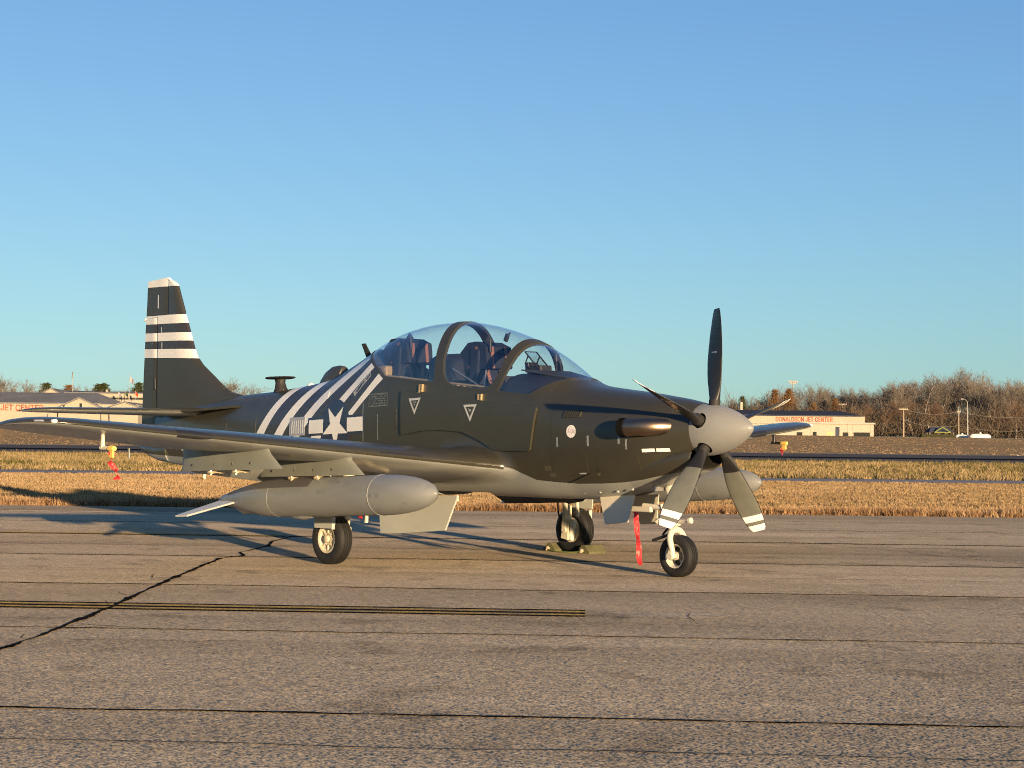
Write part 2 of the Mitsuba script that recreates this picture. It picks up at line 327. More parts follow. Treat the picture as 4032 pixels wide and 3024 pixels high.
STR = [[(-6.902, 1.53), (-6.7, 1.73), (-6.50, 1.938), (-6.36, 2.076)], [(-6.701, 1.517), (-6.5, 1.735), (-6.30, 1.93), (-6.14, 2.079)],
       [(-6.436, 1.495), (-6.12, 1.787), (-5.92, 1.954), (-5.74, 2.10)], [(-6.234, 1.482), (-5.94, 1.753), (-5.735, 1.931), (-5.50, 2.114)],
       [(-5.9, 1.55), (-5.737, 1.691), (-5.471, 1.904), (-5.182, 2.07), (-5.05, 2.15)], [(-5.74, 1.53), (-5.578, 1.665), (-5.305, 1.856), (-4.971, 2.048), (-4.74, 2.189)],
       [(-5.3, 1.61), (-5.015, 1.862), (-4.786, 1.998), (-4.546, 2.138), (-4.383, 2.254), (-4.25, 2.39)], [(-5.15, 1.57), (-4.852, 1.848), (-4.605, 1.988), (-4.386, 2.127), (-4.20, 2.283)],
       [(-4.84, 1.61), (-4.737, 1.721), (-4.473, 1.887), (-4.221, 2.054), (-4.1, 2.2)], [(-4.82, 1.53), (-4.702, 1.646), (-4.335, 1.860), (-4.085, 2.05)]]
EDG = []
for e in STR:
    e = np.array(e); EDG.append(np.polyfit(e[:, 1]-1.8, e[:, 0], 2))
def lerpc(c, col, on): return dr.select(on, mi.Color3f(col), c)
def fuselage_fn(p, n, uv):
    x, y, z = own(p)
    c = mi.Color3f(OLIVE)*speck(p, .10, 5.0)
    t = z - 1.8; ed = [float(q[0])*t*t + float(q[1])*t + float(q[2]) for q in EDG]
    zone = (z > 1.3) & (z < 2.42) & (x < -3.5)
    c = lerpc(c, BLACKS, zone & (x > ed[0]-.02) & (x < ed[9]+.03))
    for k in range(5): c = lerpc(c, WHITE, zone & (x > ed[2*k]) & (x < ed[2*k+1]))
    right = y < 0
    # star, disc and bars
    sx, sz, R = -5.02, 1.54, .284
    u = dr.select(right, x - sx, -(x - sx)); w = z - sz
    rr_ = dr.sqrt(u*u + w*w)
    bars = (dr.abs(u) < .625) & (dr.abs(w-.012) < .112)
    side = dr.abs(y) > .22
    c = lerpc(c, BLUE, side & ((rr_ < .325) | bars))
    c = lerpc(c, WHITE, side & (dr.abs(u) < .597) & (dr.abs(u) > .262) & (dr.abs(w-.012) < .083))
    c = lerpc(c, WHITE, side & in_star(u, w, 0.0, 0.0, R))
    # rescue arrow between the front stripes
    ax_, az_ = (x + 4.50)*.80 + (z-2.02)*.60, -(x+4.50)*.60 + (z-2.02)*.80
    arrow = (dr.abs(ax_) < .19) & (dr.abs(az_) < .032); inner = (dr.abs(ax_) < .178) & (dr.abs(az_) < .020)
    txt = inner & (cell_rand(dr.floor(ax_*60), dr.floor(az_*60), 2) > .55)
    c = lerpc(c, (.30, .29, .27), side & ((arrow & ~inner) | txt))
    # warning triangles under the canopy sill
    for tx, tz in ((-3.39, 1.80), (-2.44, 1.685)):
        o_ = in_poly(x, z, [(tx-.11, tz), (tx+.11, tz), (tx, tz-.185)]); i_ = in_poly(x, z, [(tx-.07, tz-.024), (tx+.07, tz-.024), (tx, tz-.138)])
        m_ = in_poly(x, z, [(tx-.028, tz-.04), (tx+.028, tz-.04), (tx, tz-.085)])
        c = lerpc(c, (.36, .36, .35), side & ((o_ & ~i_) | (m_ & (cell_rand(dr.floor(x*90), dr.floor(z*90), 1) > .5))))
    # stencil box behind the rear cockpit
    bx = (dr.abs(x+4.12) < .185) & (dr.abs(z-1.815) < .075); bi = (dr.abs(x+4.12) < .178) & (dr.abs(z-1.815) < .068)
    ln = bi & (dr.abs(x+4.12) < .15) & (dr.abs((z*38) - dr.floor(z*38) - .5) < .2) & (cell_rand(dr.floor(x*55), dr.floor(z*38), 5) > .35)
    c = lerpc(c, (.12, .115, .10), side & right & ((bx & ~bi) | ln))
    for (xa, za, wd, ht) in ((-4.42, 1.57, .006, .22), (-4.12, 1.50, .006, .15), (-1.137, 1.247, .012, .048), (-.716, 1.247, .014, .052), (-.32, 1.252, .012, .046), (-.235, 1.20, .008, .05)):
        c = lerpc(c, (.17, .18, .19), side & right & (dr.abs(x-xa) < wd) & (dr.abs(z-za) < ht))
    # white disc and two white dashes on the cowling
    q = dr.sqrt(dr.square(x+.941) + dr.square(z-1.348))
    c = lerpc(c, (.62, .58, .56), side & right & (q < .064)); c = lerpc(c, (.40, .33, .32), side & right & (q < .05) & (noise(x*70, z*70, 0) > .62))
    c = lerpc(c, (.72, .69, .64), side & right & (z > 1.119) & (z < 1.151) & (((x > -.064) & (x < .068)) | ((x > .082) & (x < .205))))
    for (xa, za) in ((-1.30, .985), (-1.24, .915)):
        c = lerpc(c, (.066, .058, .040), side & right & (dr.abs(x-xa) < .045) & (dr.abs(z-za) < .022) & (dr.abs(x*45 - dr.floor(x*45) - .5) < .28))
    c = lerpc(c, (.30, .30, .29), side & right & (dr.abs(x+.83) < .045) & (dr.abs(z-.925) < .006))
    q = dr.sqrt(dr.square(x+9.062) + dr.square((z-1.415)*.75))
    c = lerpc(c, WHITE, right & (q < .055)); c = lerpc(c, BLACKS, right & (q < .016))
    belly = z < along(x, BELLY)
    c = dr.select(belly, mi.Color3f(GREY)*speck(p, .12, 4.0), c)
    rear_cut = dr.abs((x+4.05)*.5306 + (z-2.056)*.8477) < .004
    front_cut = (dr.abs((x+1.55)*-.394 + (z-1.728)*.919) < .003) & (z > 1.735)
    c = lerpc(c, (.035, .036, .036), (rear_cut & (x < -4.06) & (dr.abs(y) < .43)) | front_cut)
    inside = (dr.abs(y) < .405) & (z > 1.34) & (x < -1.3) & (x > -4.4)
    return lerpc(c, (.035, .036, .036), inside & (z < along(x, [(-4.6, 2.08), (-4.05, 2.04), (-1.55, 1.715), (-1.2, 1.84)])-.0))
paint('fuselage_paint', proc(fuselage_fn), rough=.30, spec=.5)
paint('olive_paint', proc(lambda p, n, uv: mi.Color3f(OLIVE)*speck(p, .10, 5.0)), rough=.38, spec=.5)
paint('grey_paint', proc(lambda p, n, uv: mi.Color3f(GREY)*speck(p, .14, 3.5)), rough=.42, spec=.45)
def tank_fn(p, n, uv):
    st = fbm(p.x*2.0, p.y*2.0, p.z*7.0, octaves=4); d = fbm(p.x*9, p.y*9, p.z*9, octaves=3)
    return mi.Color3f(.172, .176, .172)*(.86 + .28*st) - mi.Color3f(.05, .05, .048)*smoothstep(.52, .80, d)*smoothstep(.45, .62, st)
paint('tank_paint', proc(tank_fn), rough=.40, spec=.45)
def spinner_fn(p, n, uv): return mi.Color3f(.185, .185, .18)*speck(p, .07, 6.0)
paint('spinner_paint', proc(spinner_fn), rough=.42, spec=.4)
def wing_fn(p, n, uv):
    return dr.select(uv.x > .522, mi.Color3f(GREY)*.90*speck(p, .14, 3.0), mi.Color3f(OLIVE)*.95*speck(p, .12, 3.0))
paint('wing_paint', proc(wing_fn), rough=.26, spec=.5)
FB = [((3.34, 3.28), (3.22, 3.15)), ((3.09, 3.02), (2.97, 2.90)), ((2.86, 2.78), (2.73, 2.65))]
def fin_fn(p, n, uv):
    x, y, z = own(p)
    c = mi.Color3f(OLIVE)*speck(p, .10, 5.0)
    f = (x + 10.28)/1.15
    c = lerpc(c, BLACKS, (z < 3.34-.055*f) & (z > 2.73-.055*f))
    for (ta, tb), (ba, bb) in FB: c = lerpc(c, WHITE, (z < ta + (tb-ta)*f) & (z > ba + (bb-ba)*f))
    c = lerpc(c, WHITE, z > 3.76 - .055*(x+10.21)/.86)
    for xa, za, wd, ht in ((-9.89, 3.525, .016, .097), (-9.76, 3.075, .010, .065), (-9.745, 2.855, .009, .065)):
        c = lerpc(c, (.50, .50, .49), (dr.abs(x-xa) < wd) & (dr.abs(z-za) < ht))
    return c
paint('fin_paint', proc(fin_fn), rough=.40, spec=.45)
def blade_fn(p, n, uv):                             # uv: distance from the hub, face (0 rear, 1 front)
    r = uv.x
    front = mi.Color3f(.125, .125, .105)*(.85 + .3*fbm(p.x*14, p.y*14, p.z*14, octaves=3))
    front = lerpc(front, (.016, .016, .017), r < .475)
    front = lerpc(front, (.74, .71, .66), ((r > .985) & (r < 1.055)) | (r > 1.095))
    back = lerpc(mi.Color3f(.016, .016, .018), (.5, .5, .5), (dr.abs(r-.745) < .006) & (dr.abs(uv.y-.2) < .05))
    return dr.select(uv.y > .5, front, back)
paint('blade_paint', proc(blade_fn), rough=.42, spec=.4)
paint('rubber_black', (.018, .017, .017), rough=.65, spec=.3); paint('dark_cockpit', (.020, .021, .023), rough=.6, spec=.3); paint('black_metal', (.016, .016, .017), rough=.45, spec=.4)
paint('gear_white', (.47, .43, .35), rough=.4, spec=.45); paint('gear_dirty', proc(lambda p, n, uv: mi.Color3f(.44, .39, .29)*(.8 + .4*fbm(p.x*18, p.y*18, p.z*18, octaves=3))), rough=.45)
paint('steel', (.55, .54, .52), rough=.25, metal=1.0); paint('dull_metal', (.33, .33, .33), rough=.45, metal=.8); paint('brass', (.40, .29, .16), rough=.4, metal=.5)
def bronze_fn(p, n, uv): return mix((.36, .245, .15), (.20, .155, .13), fbm(p.x*14, p.y*14, p.z*25, octaves=4))
paint('burnt_metal', proc(bronze_fn), rough=.36, metal=1.0)
scene['canopy_clear'] = {'type': 'thindielectric', 'int_ior': 1.5}
scene['lens_clear'] = {'type': 'thindielectric', 'int_ior': 1.5}
paint('seat_fabric', (.010, .013, .024), rough=.7, spec=.2); paint('strap_red', (.15, .07, .055), rough=.7, spec=.2); paint('white_paint', WHITE, rough=.4)
paint('tyre_rubber', proc(lambda p, n, uv: mi.Color3f(.012, .0115, .011)*(.7 + .7*fbm(p.x*30, p.y*30, p.z*30, octaves=3))), rough=.6, spec=.35)
paint('streamer_red', proc(lambda p, n, uv: mix((.50, .030, .035), (.55, .14, .12), smoothstep(.55, .8, noise(p.x*60, p.y*60, p.z*34)))), rough=.7, spec=.2)
paint('cover_yellow', (.62, .42, .10), rough=.6); paint('chock_wood', proc(lambda p, n, uv: mi.Color3f(.085, .078, .036)*(.7 + .6*fbm(p.x*14, p.y*14, p.z*14, octaves=3))), rough=.7)

# outer shape of body and canopy in one: x, top, bottom, half width, widest height, exponents above and below
ST = np.array([(.40, 1.575, 1.065, .255, 1.32, 2.0, 2.0), (.20, 1.625, .95, .34, 1.29, 2.1, 2.1), (0, 1.662, .85, .405, 1.26, 2.2, 2.3), (-.3, 1.715, .75, .455, 1.25, 2.3, 2.5), (-.66, 1.77, .67, .48, 1.27, 2.4, 2.7), (-1.0, 1.83, .655, .495, 1.32, 2.4, 2.8), (-1.2, 1.905, .66, .50, 1.36, 2.35, 3.2),
 (-1.63, 2.19, .67, .505, 1.40, 2.3, 3.7), (-1.89, 2.33, .68, .505, 1.42, 2.3, 3.7), (-2.27, 2.48, .69, .505, 1.45, 2.3, 3.7), (-2.67, 2.59, .70, .505, 1.47, 2.3, 3.7), (-3.08, 2.655, .71, .505, 1.49, 2.3, 3.7), (-3.51, 2.665, .71, .50, 1.5, 2.3, 3.6), (-3.96, 2.63, .72, .49, 1.5, 2.25, 3.3), (-4.43, 2.525, .74, .47, 1.5, 2.2, 3.0),
 (-4.7, 2.42, .76, .455, 1.5, 2.1, 2.5), (-4.97, 2.325, .78, .44, 1.5, 2.1, 2.5), (-5.36, 2.20, .81, .42, 1.48, 2.1, 2.4), (-5.6, 2.145, .83, .40, 1.47, 2.1, 2.4), (-6.29, 2.09, .88, .36, 1.47, 2.1, 2.3), (-7.02, 2.06, .94, .30, 1.48, 2.1, 2.3), (-7.66, 2.05, 1.0, .25, 1.5, 2.1, 2.2), (-8.4, 2.02, 1.06, .20, 1.52, 2.1, 2.2), (-9.2, 1.97, 1.13, .14, 1.55, 2.1, 2.1), (-9.95, 1.88, 1.22, .085, 1.57, 2, 2)])
_o = np.argsort(ST[:, 0]); _f = [PI(ST[_o, 0], ST[_o, k]) for k in range(1, 7)]
def sec(x, d=0, n=88):
    zt, zb, hw, zw, nt, nb = [float(f(x)) for f in _f]
    a = np.linspace(0, 2*np.pi, n, endpoint=False); c, s = np.cos(a), np.sin(a); e = np.where(s >= 0, nt, nb)
    y = (hw+d)*np.sign(c)*np.abs(c)**(2/e); z = zw + np.where(s >= 0, zt-zw+d, zw-zb+d)*np.sign(s)*np.abs(s)**(2/e)
    return np.c_[np.full(n, x), y, z]
XS = np.r_[np.linspace(.40, -1.0, 22), np.linspace(-1.06, -5.6, 80), np.linspace(-5.75, -9.95, 30)]
def oml(d=0): return loft([sec(x, d) for x in XS])
M0 = man(oml())
def skin(poly, side=-1, out=.012, inn=-.02):        # a piece of skin: side-view outline, standing proud of the body by out
    y0, y1 = {-1: (-1.2, 0.0), 1: (0.0, 1.2), 0: (-1.2, 1.2)}[side]
    return tri((man(oml(out)) ^ man(prism(poly, y0, y1))) - man(oml(inn)))
SILL_F, SILL_R = (-1.55, 1.728), (-4.05, 2.056)
def ell_(x, w, zb, zt, n=36):
    a = np.linspace(0, 2*np.pi, n, endpoint=False); return np.c_[np.full(n, x), w*np.cos(a), (zb+zt)/2 + (zt-zb)/2*np.sin(a)]
CUT = sg.Polygon([SILL_F, (.2, 2.478), (.2, 3.5), (-5.6, 3.5), (-5.6, 3.026), SILL_R])
tubp = sg.Polygon([(-1.5, -.36), (-1.9, -.42), (-4.0, -.40), (-4.3, -.30), (-4.3, .30), (-4.0, .40), (-1.9, .42), (-1.5, .36)])
body = M0 - man(prism(CUT, -1.2, 1.2)) - man(plan(tubp, 1.36, 2.9))
ducti = loft([ell_(.50, .238, .945, 1.155), ell_(.36, .235, .946, 1.16), ell_(.22, .21, .96, 1.14), ell_(.08, .16, .98, 1.10)])
body = body - man(ducti)
# wheel wells under nose and centre section
body = body - man(box((-.42, 0, .70), (.92, .34, .50)))
bay = box((-2.85, 0, .72), (.95, .66, .34)); body = body - man(bay)

AC = thing('propeller_aircraft', 'olive drab two-seat propeller aircraft with black and white stripes standing on the apron', 'airplane')
def ap(name, mesh, mat, parent=AC, smooth=32, uv=None, tw=MA, **lab): return put(name, mesh, mat, parent, smooth, tw, uv, **lab)
FU = ap('fuselage', tri(body), 'fuselage_paint', label='olive drab fuselage with slanted black and white bands and a star')
# canopy: frame and glass from the same outer shape
hole1 = sg.Polygon([(-1.59, 1.752), (-1.12, 1.96), (-1.70, 3.0), (-1.86, 2.40), (-1.93, 2.1), (-2.02, 1.87), (-2.06, 1.815)])
hole2 = sg.Polygon([(-2.12, 1.825), (-2.05, 2.05), (-1.99, 2.35), (-1.97, 2.9), (-3.00, 2.9), (-2.99, 2.60), (-2.985, 2.2), (-2.93, 1.93)]).buffer(-.24).buffer(.24)
hole3 = sg.Polygon([(-3.10, 1.965), (-3.13, 2.3), (-3.15, 2.9), (-4.95, 2.9), (-4.66, 2.475), (-4.06, 2.088)]).buffer(-.03).buffer(.03)
frame_poly = CUT.difference(hole1).difference(hole2.union(sg.box(-2.98, 2.4, -2.0, 2.95).intersection(sg.Polygon([(-1.99, 2.35), (-1.965, 2.95), (-3.0, 2.95), (-2.99, 2.4)])))).difference(hole3)
front_gone = sg.Polygon([(-1.2, 1.875), (.2, 2.475), (.2, 3.4), (-1.62, 3.4), (-1.62, 2.3), (-1.3, 2.02)])
frame_poly = frame_poly.difference(front_gone).buffer(0)
rear_gone = sg.Polygon([(-4.72, 2.56), (-4.72, 3.5), (-5.6, 3.5), (-5.6, 3.09)])
frame_poly = frame_poly.difference(rear_gone)
frame_poly = frame_poly if frame_poly.geom_type == 'Polygon' else max(frame_poly.geoms, key=lambda g: g.area)
shell = man(oml(.004)) - man(oml(-.032))
CF = ap('canopy_frame', tri(shell ^ man(prism(frame_poly, -1.2, 1.2))), 'olive_paint', label='olive canopy frame with two bows and rounded openings')
gl = oml(-.006)
def half(m, o, nrm): return trimesh.intersections.slice_mesh_plane(m, nrm, o)
def up_of(a, b):
    a, b = np.array(a), np.array(b); d = b-a; nr = np.array([-d[1], d[0]]); nr = nr if nr[1] > 0 else -nr
    return [a[0], 0, a[1]], [nr[0]/np.hypot(*nr), 0, nr[1]/np.hypot(*nr)]
for a, b in ((SILL_F, SILL_R), (SILL_F, (.2, 2.478)), (SILL_R, (-5.6, 3.026))): gl = half(gl, *up_of(a, b))
ap('canopy_glass', gl, 'canopy_clear', smooth=60, label='clear bubble canopy glass')

# panels and fittings on the fuselage
arm = sg.Polygon([(-3.65, 1.90), (-3.648, 1.39), (-3.29, 1.43), (-2.945, 1.428), (-2.575, 1.394), (-2.274, 1.285), (-2.078, 1.182), (-1.525, 1.16), (-1.42, 1.615)]).buffer(-.03).buffer(.03)
for s_ in (-1, 1): ap('armour_panel', skin(arm, s_, .026), 'fuselage_paint', FU)
door_ = sg.Polygon([(-1.244, 1.166), (-.249, 1.16), (-.226, 1.254), (-.26, 1.47), (-.30, 1.54), (-1.2, 1.60)]).buffer(-.02).buffer(.02)
for s_ in (-1, 1): ap('engine_access_panel', skin(door_, s_, .003), 'fuselage_paint', FU)
ap('air_grille', cat(skin(sg.box(-6.075, 1.455, -5.715, 1.685), -1, .004), *[skin(sg.box(-6.03+.05*k, 1.48, -6.006+.05*k, 1.645), -1, .009, .0) for k in range(6)]), 'grille_metal', FU, label='bare metal air grille beside the star')
ap('louvre_vent', cat(*[skin(sa_.skew(sg.box(-1.045+.026*k, 1.487, -1.031+.026*k, 1.558), 14), -1, .016, .0) for k in range(9)]), 'olive_paint', FU)
for hx, hz in ((-3.30, 1.915), (-2.30, 1.755)):
    ap('canopy_latch', cat(*[skin(sg.box(hx-.035+.042*k, hz-.05, hx-.015+.042*k, hz+.035), -1, .022, .0) for k in range(2)], skin(sg.box(hx-.075, hz-.062, hx-.03, hz-.05), -1, .018, 0)), 'brass', FU)
ap('step_fairing', cat(skin(sg.Polygon([(-1.0, .835), (-.62, .90), (-.60, .93), (-.68, .93)]), -1, .03, 0)), 'olive_paint', FU)
# antennas along the spine
def blade_ant(x0, z0, h, c0, c1, sweep, th=.02, y=0):
    R = []
    for f in np.linspace(0, 1, 4):
        c = c0 + (c1-c0)*f; a = np.linspace(0, 2*np.pi, 14, endpoint=False)
        R.append(np.c_[x0 - sweep*f + c/2*np.cos(a), y + th*(1-.4*f)*np.sin(a)*.5, np.full(14, z0 + h*f)])
    return loft(R)
bp_ = [(-6.79, 2.05, .115), (-6.80, 2.11, .085), (-6.81, 2.17, .072), (-6.81, 2.215, .078), (-6.81, 2.225, .20), (-6.81, 2.235, .225), (-6.81, 2.247, .21)]
an = np.linspace(0, 2*np.pi, 28, endpoint=False)
ap('disc_antenna', loft([np.c_[px + r*np.cos(an)*1.0, r*np.sin(an)*.85, np.full(28, pz)] for px, pz, r in bp_]), 'rubber_black', label='black mushroom shaped antenna on the spine')
hump = [(-5.93, .01, 2.10), (-5.86, .05, 2.17), (-5.75, .085, 2.255), (-5.62, .10, 2.31), (-5.50, .10, 2.315), (-5.40, .095, 2.30), (-5.385, .07, 2.28)]
ap('dorsal_intake', loft([np.c_[np.full(20, x), w*np.cos(np.linspace(0, 2*np.pi, 20, endpoint=False)), 2.10 + (zt-2.10)*np.sin(np.linspace(0, 2*np.pi, 20, endpoint=False))] for x, w, zt in hump]), 'olive_paint')
ap('blade_antenna', blade_ant(-4.86, 2.33, .22, .13, .09, -.0 + .14, .03), 'rubber_black', label='black blade antenna behind the canopy')
ap('blade_antenna', blade_ant(-8.05, 2.03, .05, .10, .06, .02, .03), 'rubber_black')
ap('beacon_light', revolve([(0, .05), (.03, .045), (.045, .02), (.05, 0)], 'z', (-6.12, 0, 2.085), 16), 'white_paint')
ap('belly_antenna', blade_ant(-.98, .52, .17, .10, .16, -.06, .03), 'rubber_black')

# ------------------------------------------------------------------ wings
def foil(n=26, t=.14, m=.02, pc=.4):
    b = np.linspace(0, np.pi, n); x = (1-np.cos(b))/2
    yt = 5*t*(.2969*np.sqrt(x) - .126*x - .3516*x**2 + .2843*x**3 - .1030*x**4)
    yc = np.where(x < pc, m/pc**2*(2*pc*x-x*x), m/(1-pc)**2*((1-2*pc)+2*pc*x-x*x))
    return np.r_[np.c_[x, yc+yt][::-1], np.c_[x, yc-yt][1:]]           # upper trailing edge -> nose -> lower trailing edge
def wing_ring(y, xle, c, zle, t, cut=1.0, inc=.022):
    f = foil(t=t); f = np.c_[np.minimum(f[:, 0], cut), f[:, 1]]
    if cut < 1: f[:, 1] = np.where(f[:, 0] >= cut, np.interp(cut, foil(t=t)[:26, 0][::-1], foil(t=t)[:26, 1][::-1])*np.where(np.arange(len(f)) < 26, 1, 0) + np.interp(cut, foil(t=t)[25:, 0], foil(t=t)[25:, 1])*np.where(np.arange(len(f)) < 26, 0, 1), f[:, 1])
    kl = np.interp(y, [.44, .85], [.62, 1.0])         # shallower below where the root blends into the belly
    X = xle - c*f[:, 0]; Z = zle + c*np.where(f[:, 1] < 0, f[:, 1]*kl, f[:, 1]) - inc*c*f[:, 0]
    return np.c_[X, np.full(len(f), y), Z]
def wchord(y): return 2.3 - .2208*y
def wle(y): return -1.90 - .068*y
def wz(y): return 1.03 + .0945*(y-.68)
def wz0(y): return 1.03 + .083*(y-.68)
SEC = [(.30, -1.55, 2.72, .93, .13), (.45, -1.66, 2.60, .955, .145), (.475, -1.76, 2.47, .975, .155), (.50, -1.83, 2.40, .99, .160), (.54, -1.88, 2.32, 1.005, .163), (.60, -1.915, 2.24, 1.018, .160), (.68, -1.93, 2.18, 1.028, .155), (.70, -1.93, 2.17, 1.03, .155), (.85, wle(.85), wchord(.85), wz(.85), .146)]
SEC += [(y, wle(y), wchord(y), wz(y), .152 - .0105*y) for y in (.88, 1.3, 1.8, 2.4, 3.0, 3.44)] + [(y, wle(y), wchord(y), wz(y), .152-.0105*y) for y in (3.46, 4.0, 4.6, 5.05)]
SEC += [(5.19, -2.265, 1.13, wz(5.19), .094), (5.33, -2.32, 1.03, wz(5.33), .090), (5.44, -2.41, .88, wz(5.44)-.003, .084), (5.515, -2.53, .68, wz(5.515)-.009, .078), (5.555, -2.66, .45, wz(5.555)-.016, .07), (5.572, -2.78, .22, wz(5.57)-.022, .055)]
def wing_mesh():
    R = []
    for (y, xl, c, z, t) in SEC: R.append(wing_ring(y, xl, c, z, t, .74 if .87 < y < 3.45 else 1.0))
    m = loft(R); k = len(R[0]); uv = np.zeros((len(m.vertices), 2)); uv[:len(R)*k, 0] = np.tile(np.linspace(0, 1, k), len(R)); uv[len(R)*k:, 0] = .2
    uv[:, 1] = m.vertices[:, 1]/6
    return m, uv
WM, WUV = wing_mesh()
def wsurf(y, q, off=0.0):                            # point on the wing skin: q runs 0..1 from the upper trailing edge round the nose to the lower one
    ys = [s[0] for s in SEC]; a = [np.interp(y, ys, [s[k] for s in SEC]) for k in range(1, 5)]
    r = wing_ring(y, a[0], a[1], a[2], a[3]); i = q*(len(r)-1); j = int(min(i, len(r)-2)); p = r[j]*(1-(i-j)) + r[j+1]*(i-j)
    tg = r[min(j+1, len(r)-1)]-r[max(j-1, 0)]; nr = np.array([-tg[2], 0, tg[0]]); nr /= np.linalg.norm(nr); 
    mid = np.array([a[0]-a[1]*.4, y, a[2]])
    if (p-mid)@nr < 0: nr = -nr
    return p + nr*off
def wpatch(y0, y1, q0, q1, off, ny=6, nq=10, shape=None):
    R = []
    for y in np.linspace(y0, y1, ny):
        f = (y-y0)/(y1-y0); h = 1.0 if shape is None else shape(f); qm, qh = (q0+q1)/2, (q1-q0)/2*h
        R.append([wsurf(y, q, off) for q in np.linspace(qm-qh, qm+qh, nq)])
    A = loft([np.array(r) for r in R], close=False, wrap=False); return A
FLAPC = .27
def flap_mesh():
    R = []
    for y in np.linspace(.90, 3.14, 8):
        c = wchord(y); h = np.array([wle(y)-c*.785, y, wz(y)-.045-c*.012]); f = foil(14, t=.13, m=0.0); a = math.radians(24)
        X = -f[:, 0]*c*FLAPC; Z = f[:, 1]*c*FLAPC
        R.append(h + np.c_[X*math.cos(a)+Z*math.sin(a)*-1*0 - Z*math.sin(a)*0, np.zeros(len(f)), X*math.sin(a)+Z*math.cos(a)])
    return loft(R)
def pylon_mesh(y):
    xl = wle(y); z0 = wz0(y); R = []
    for f, (xf, xr, z) in enumerate([(xl-.14, xl-1.60, z0+.075), (xl-.03, xl-1.62, z0-.07), (xl+.09, xl-1.64, z0-.16), (xl+.16, xl-1.66, z0-.21)]):
        L = xf-xr; n_ = 24; a = np.linspace(0, 2*np.pi, n_, endpoint=False)
        X = (xf+xr)/2 + L/2*np.sign(np.cos(a))*np.abs(np.cos(a))**.75; Y = .062*np.sign(np.sin(a))*np.abs(np.sin(a))**1.0
        R.append(np.c_[X, y+Y, np.full(n_, z) - .012*(X-xl)*0])
    return loft(R)
TKY = 2.35
def tank_mesh():
    pr = [(-.82, 0), (-.832, .03), (-.86, .062), (-.93, .100), (-1.05, .139), (-1.22, .170), (-1.42, .188), (-1.62, .193), (-2.2, .195), (-3.3, .195), (-3.55, .187), (-3.8, .160), (-4.05, .120), (-4.3, .075), (-4.45, .045), (-4.5, .02), (-4.51, 0)]
    q = curve([(a, b) for a, b in pr[1:-1]], 40); pr = [pr[0]] + [tuple(x) for x in q] + [pr[-1]]
    m = revolve(pr, 'x', (0, TKY, 0), 44); m.vertices[:, 2] += .752 + .016*(m.vertices[:, 0]+2.4); return m
def tank_z(x): return .752 + .016*(x+2.4)
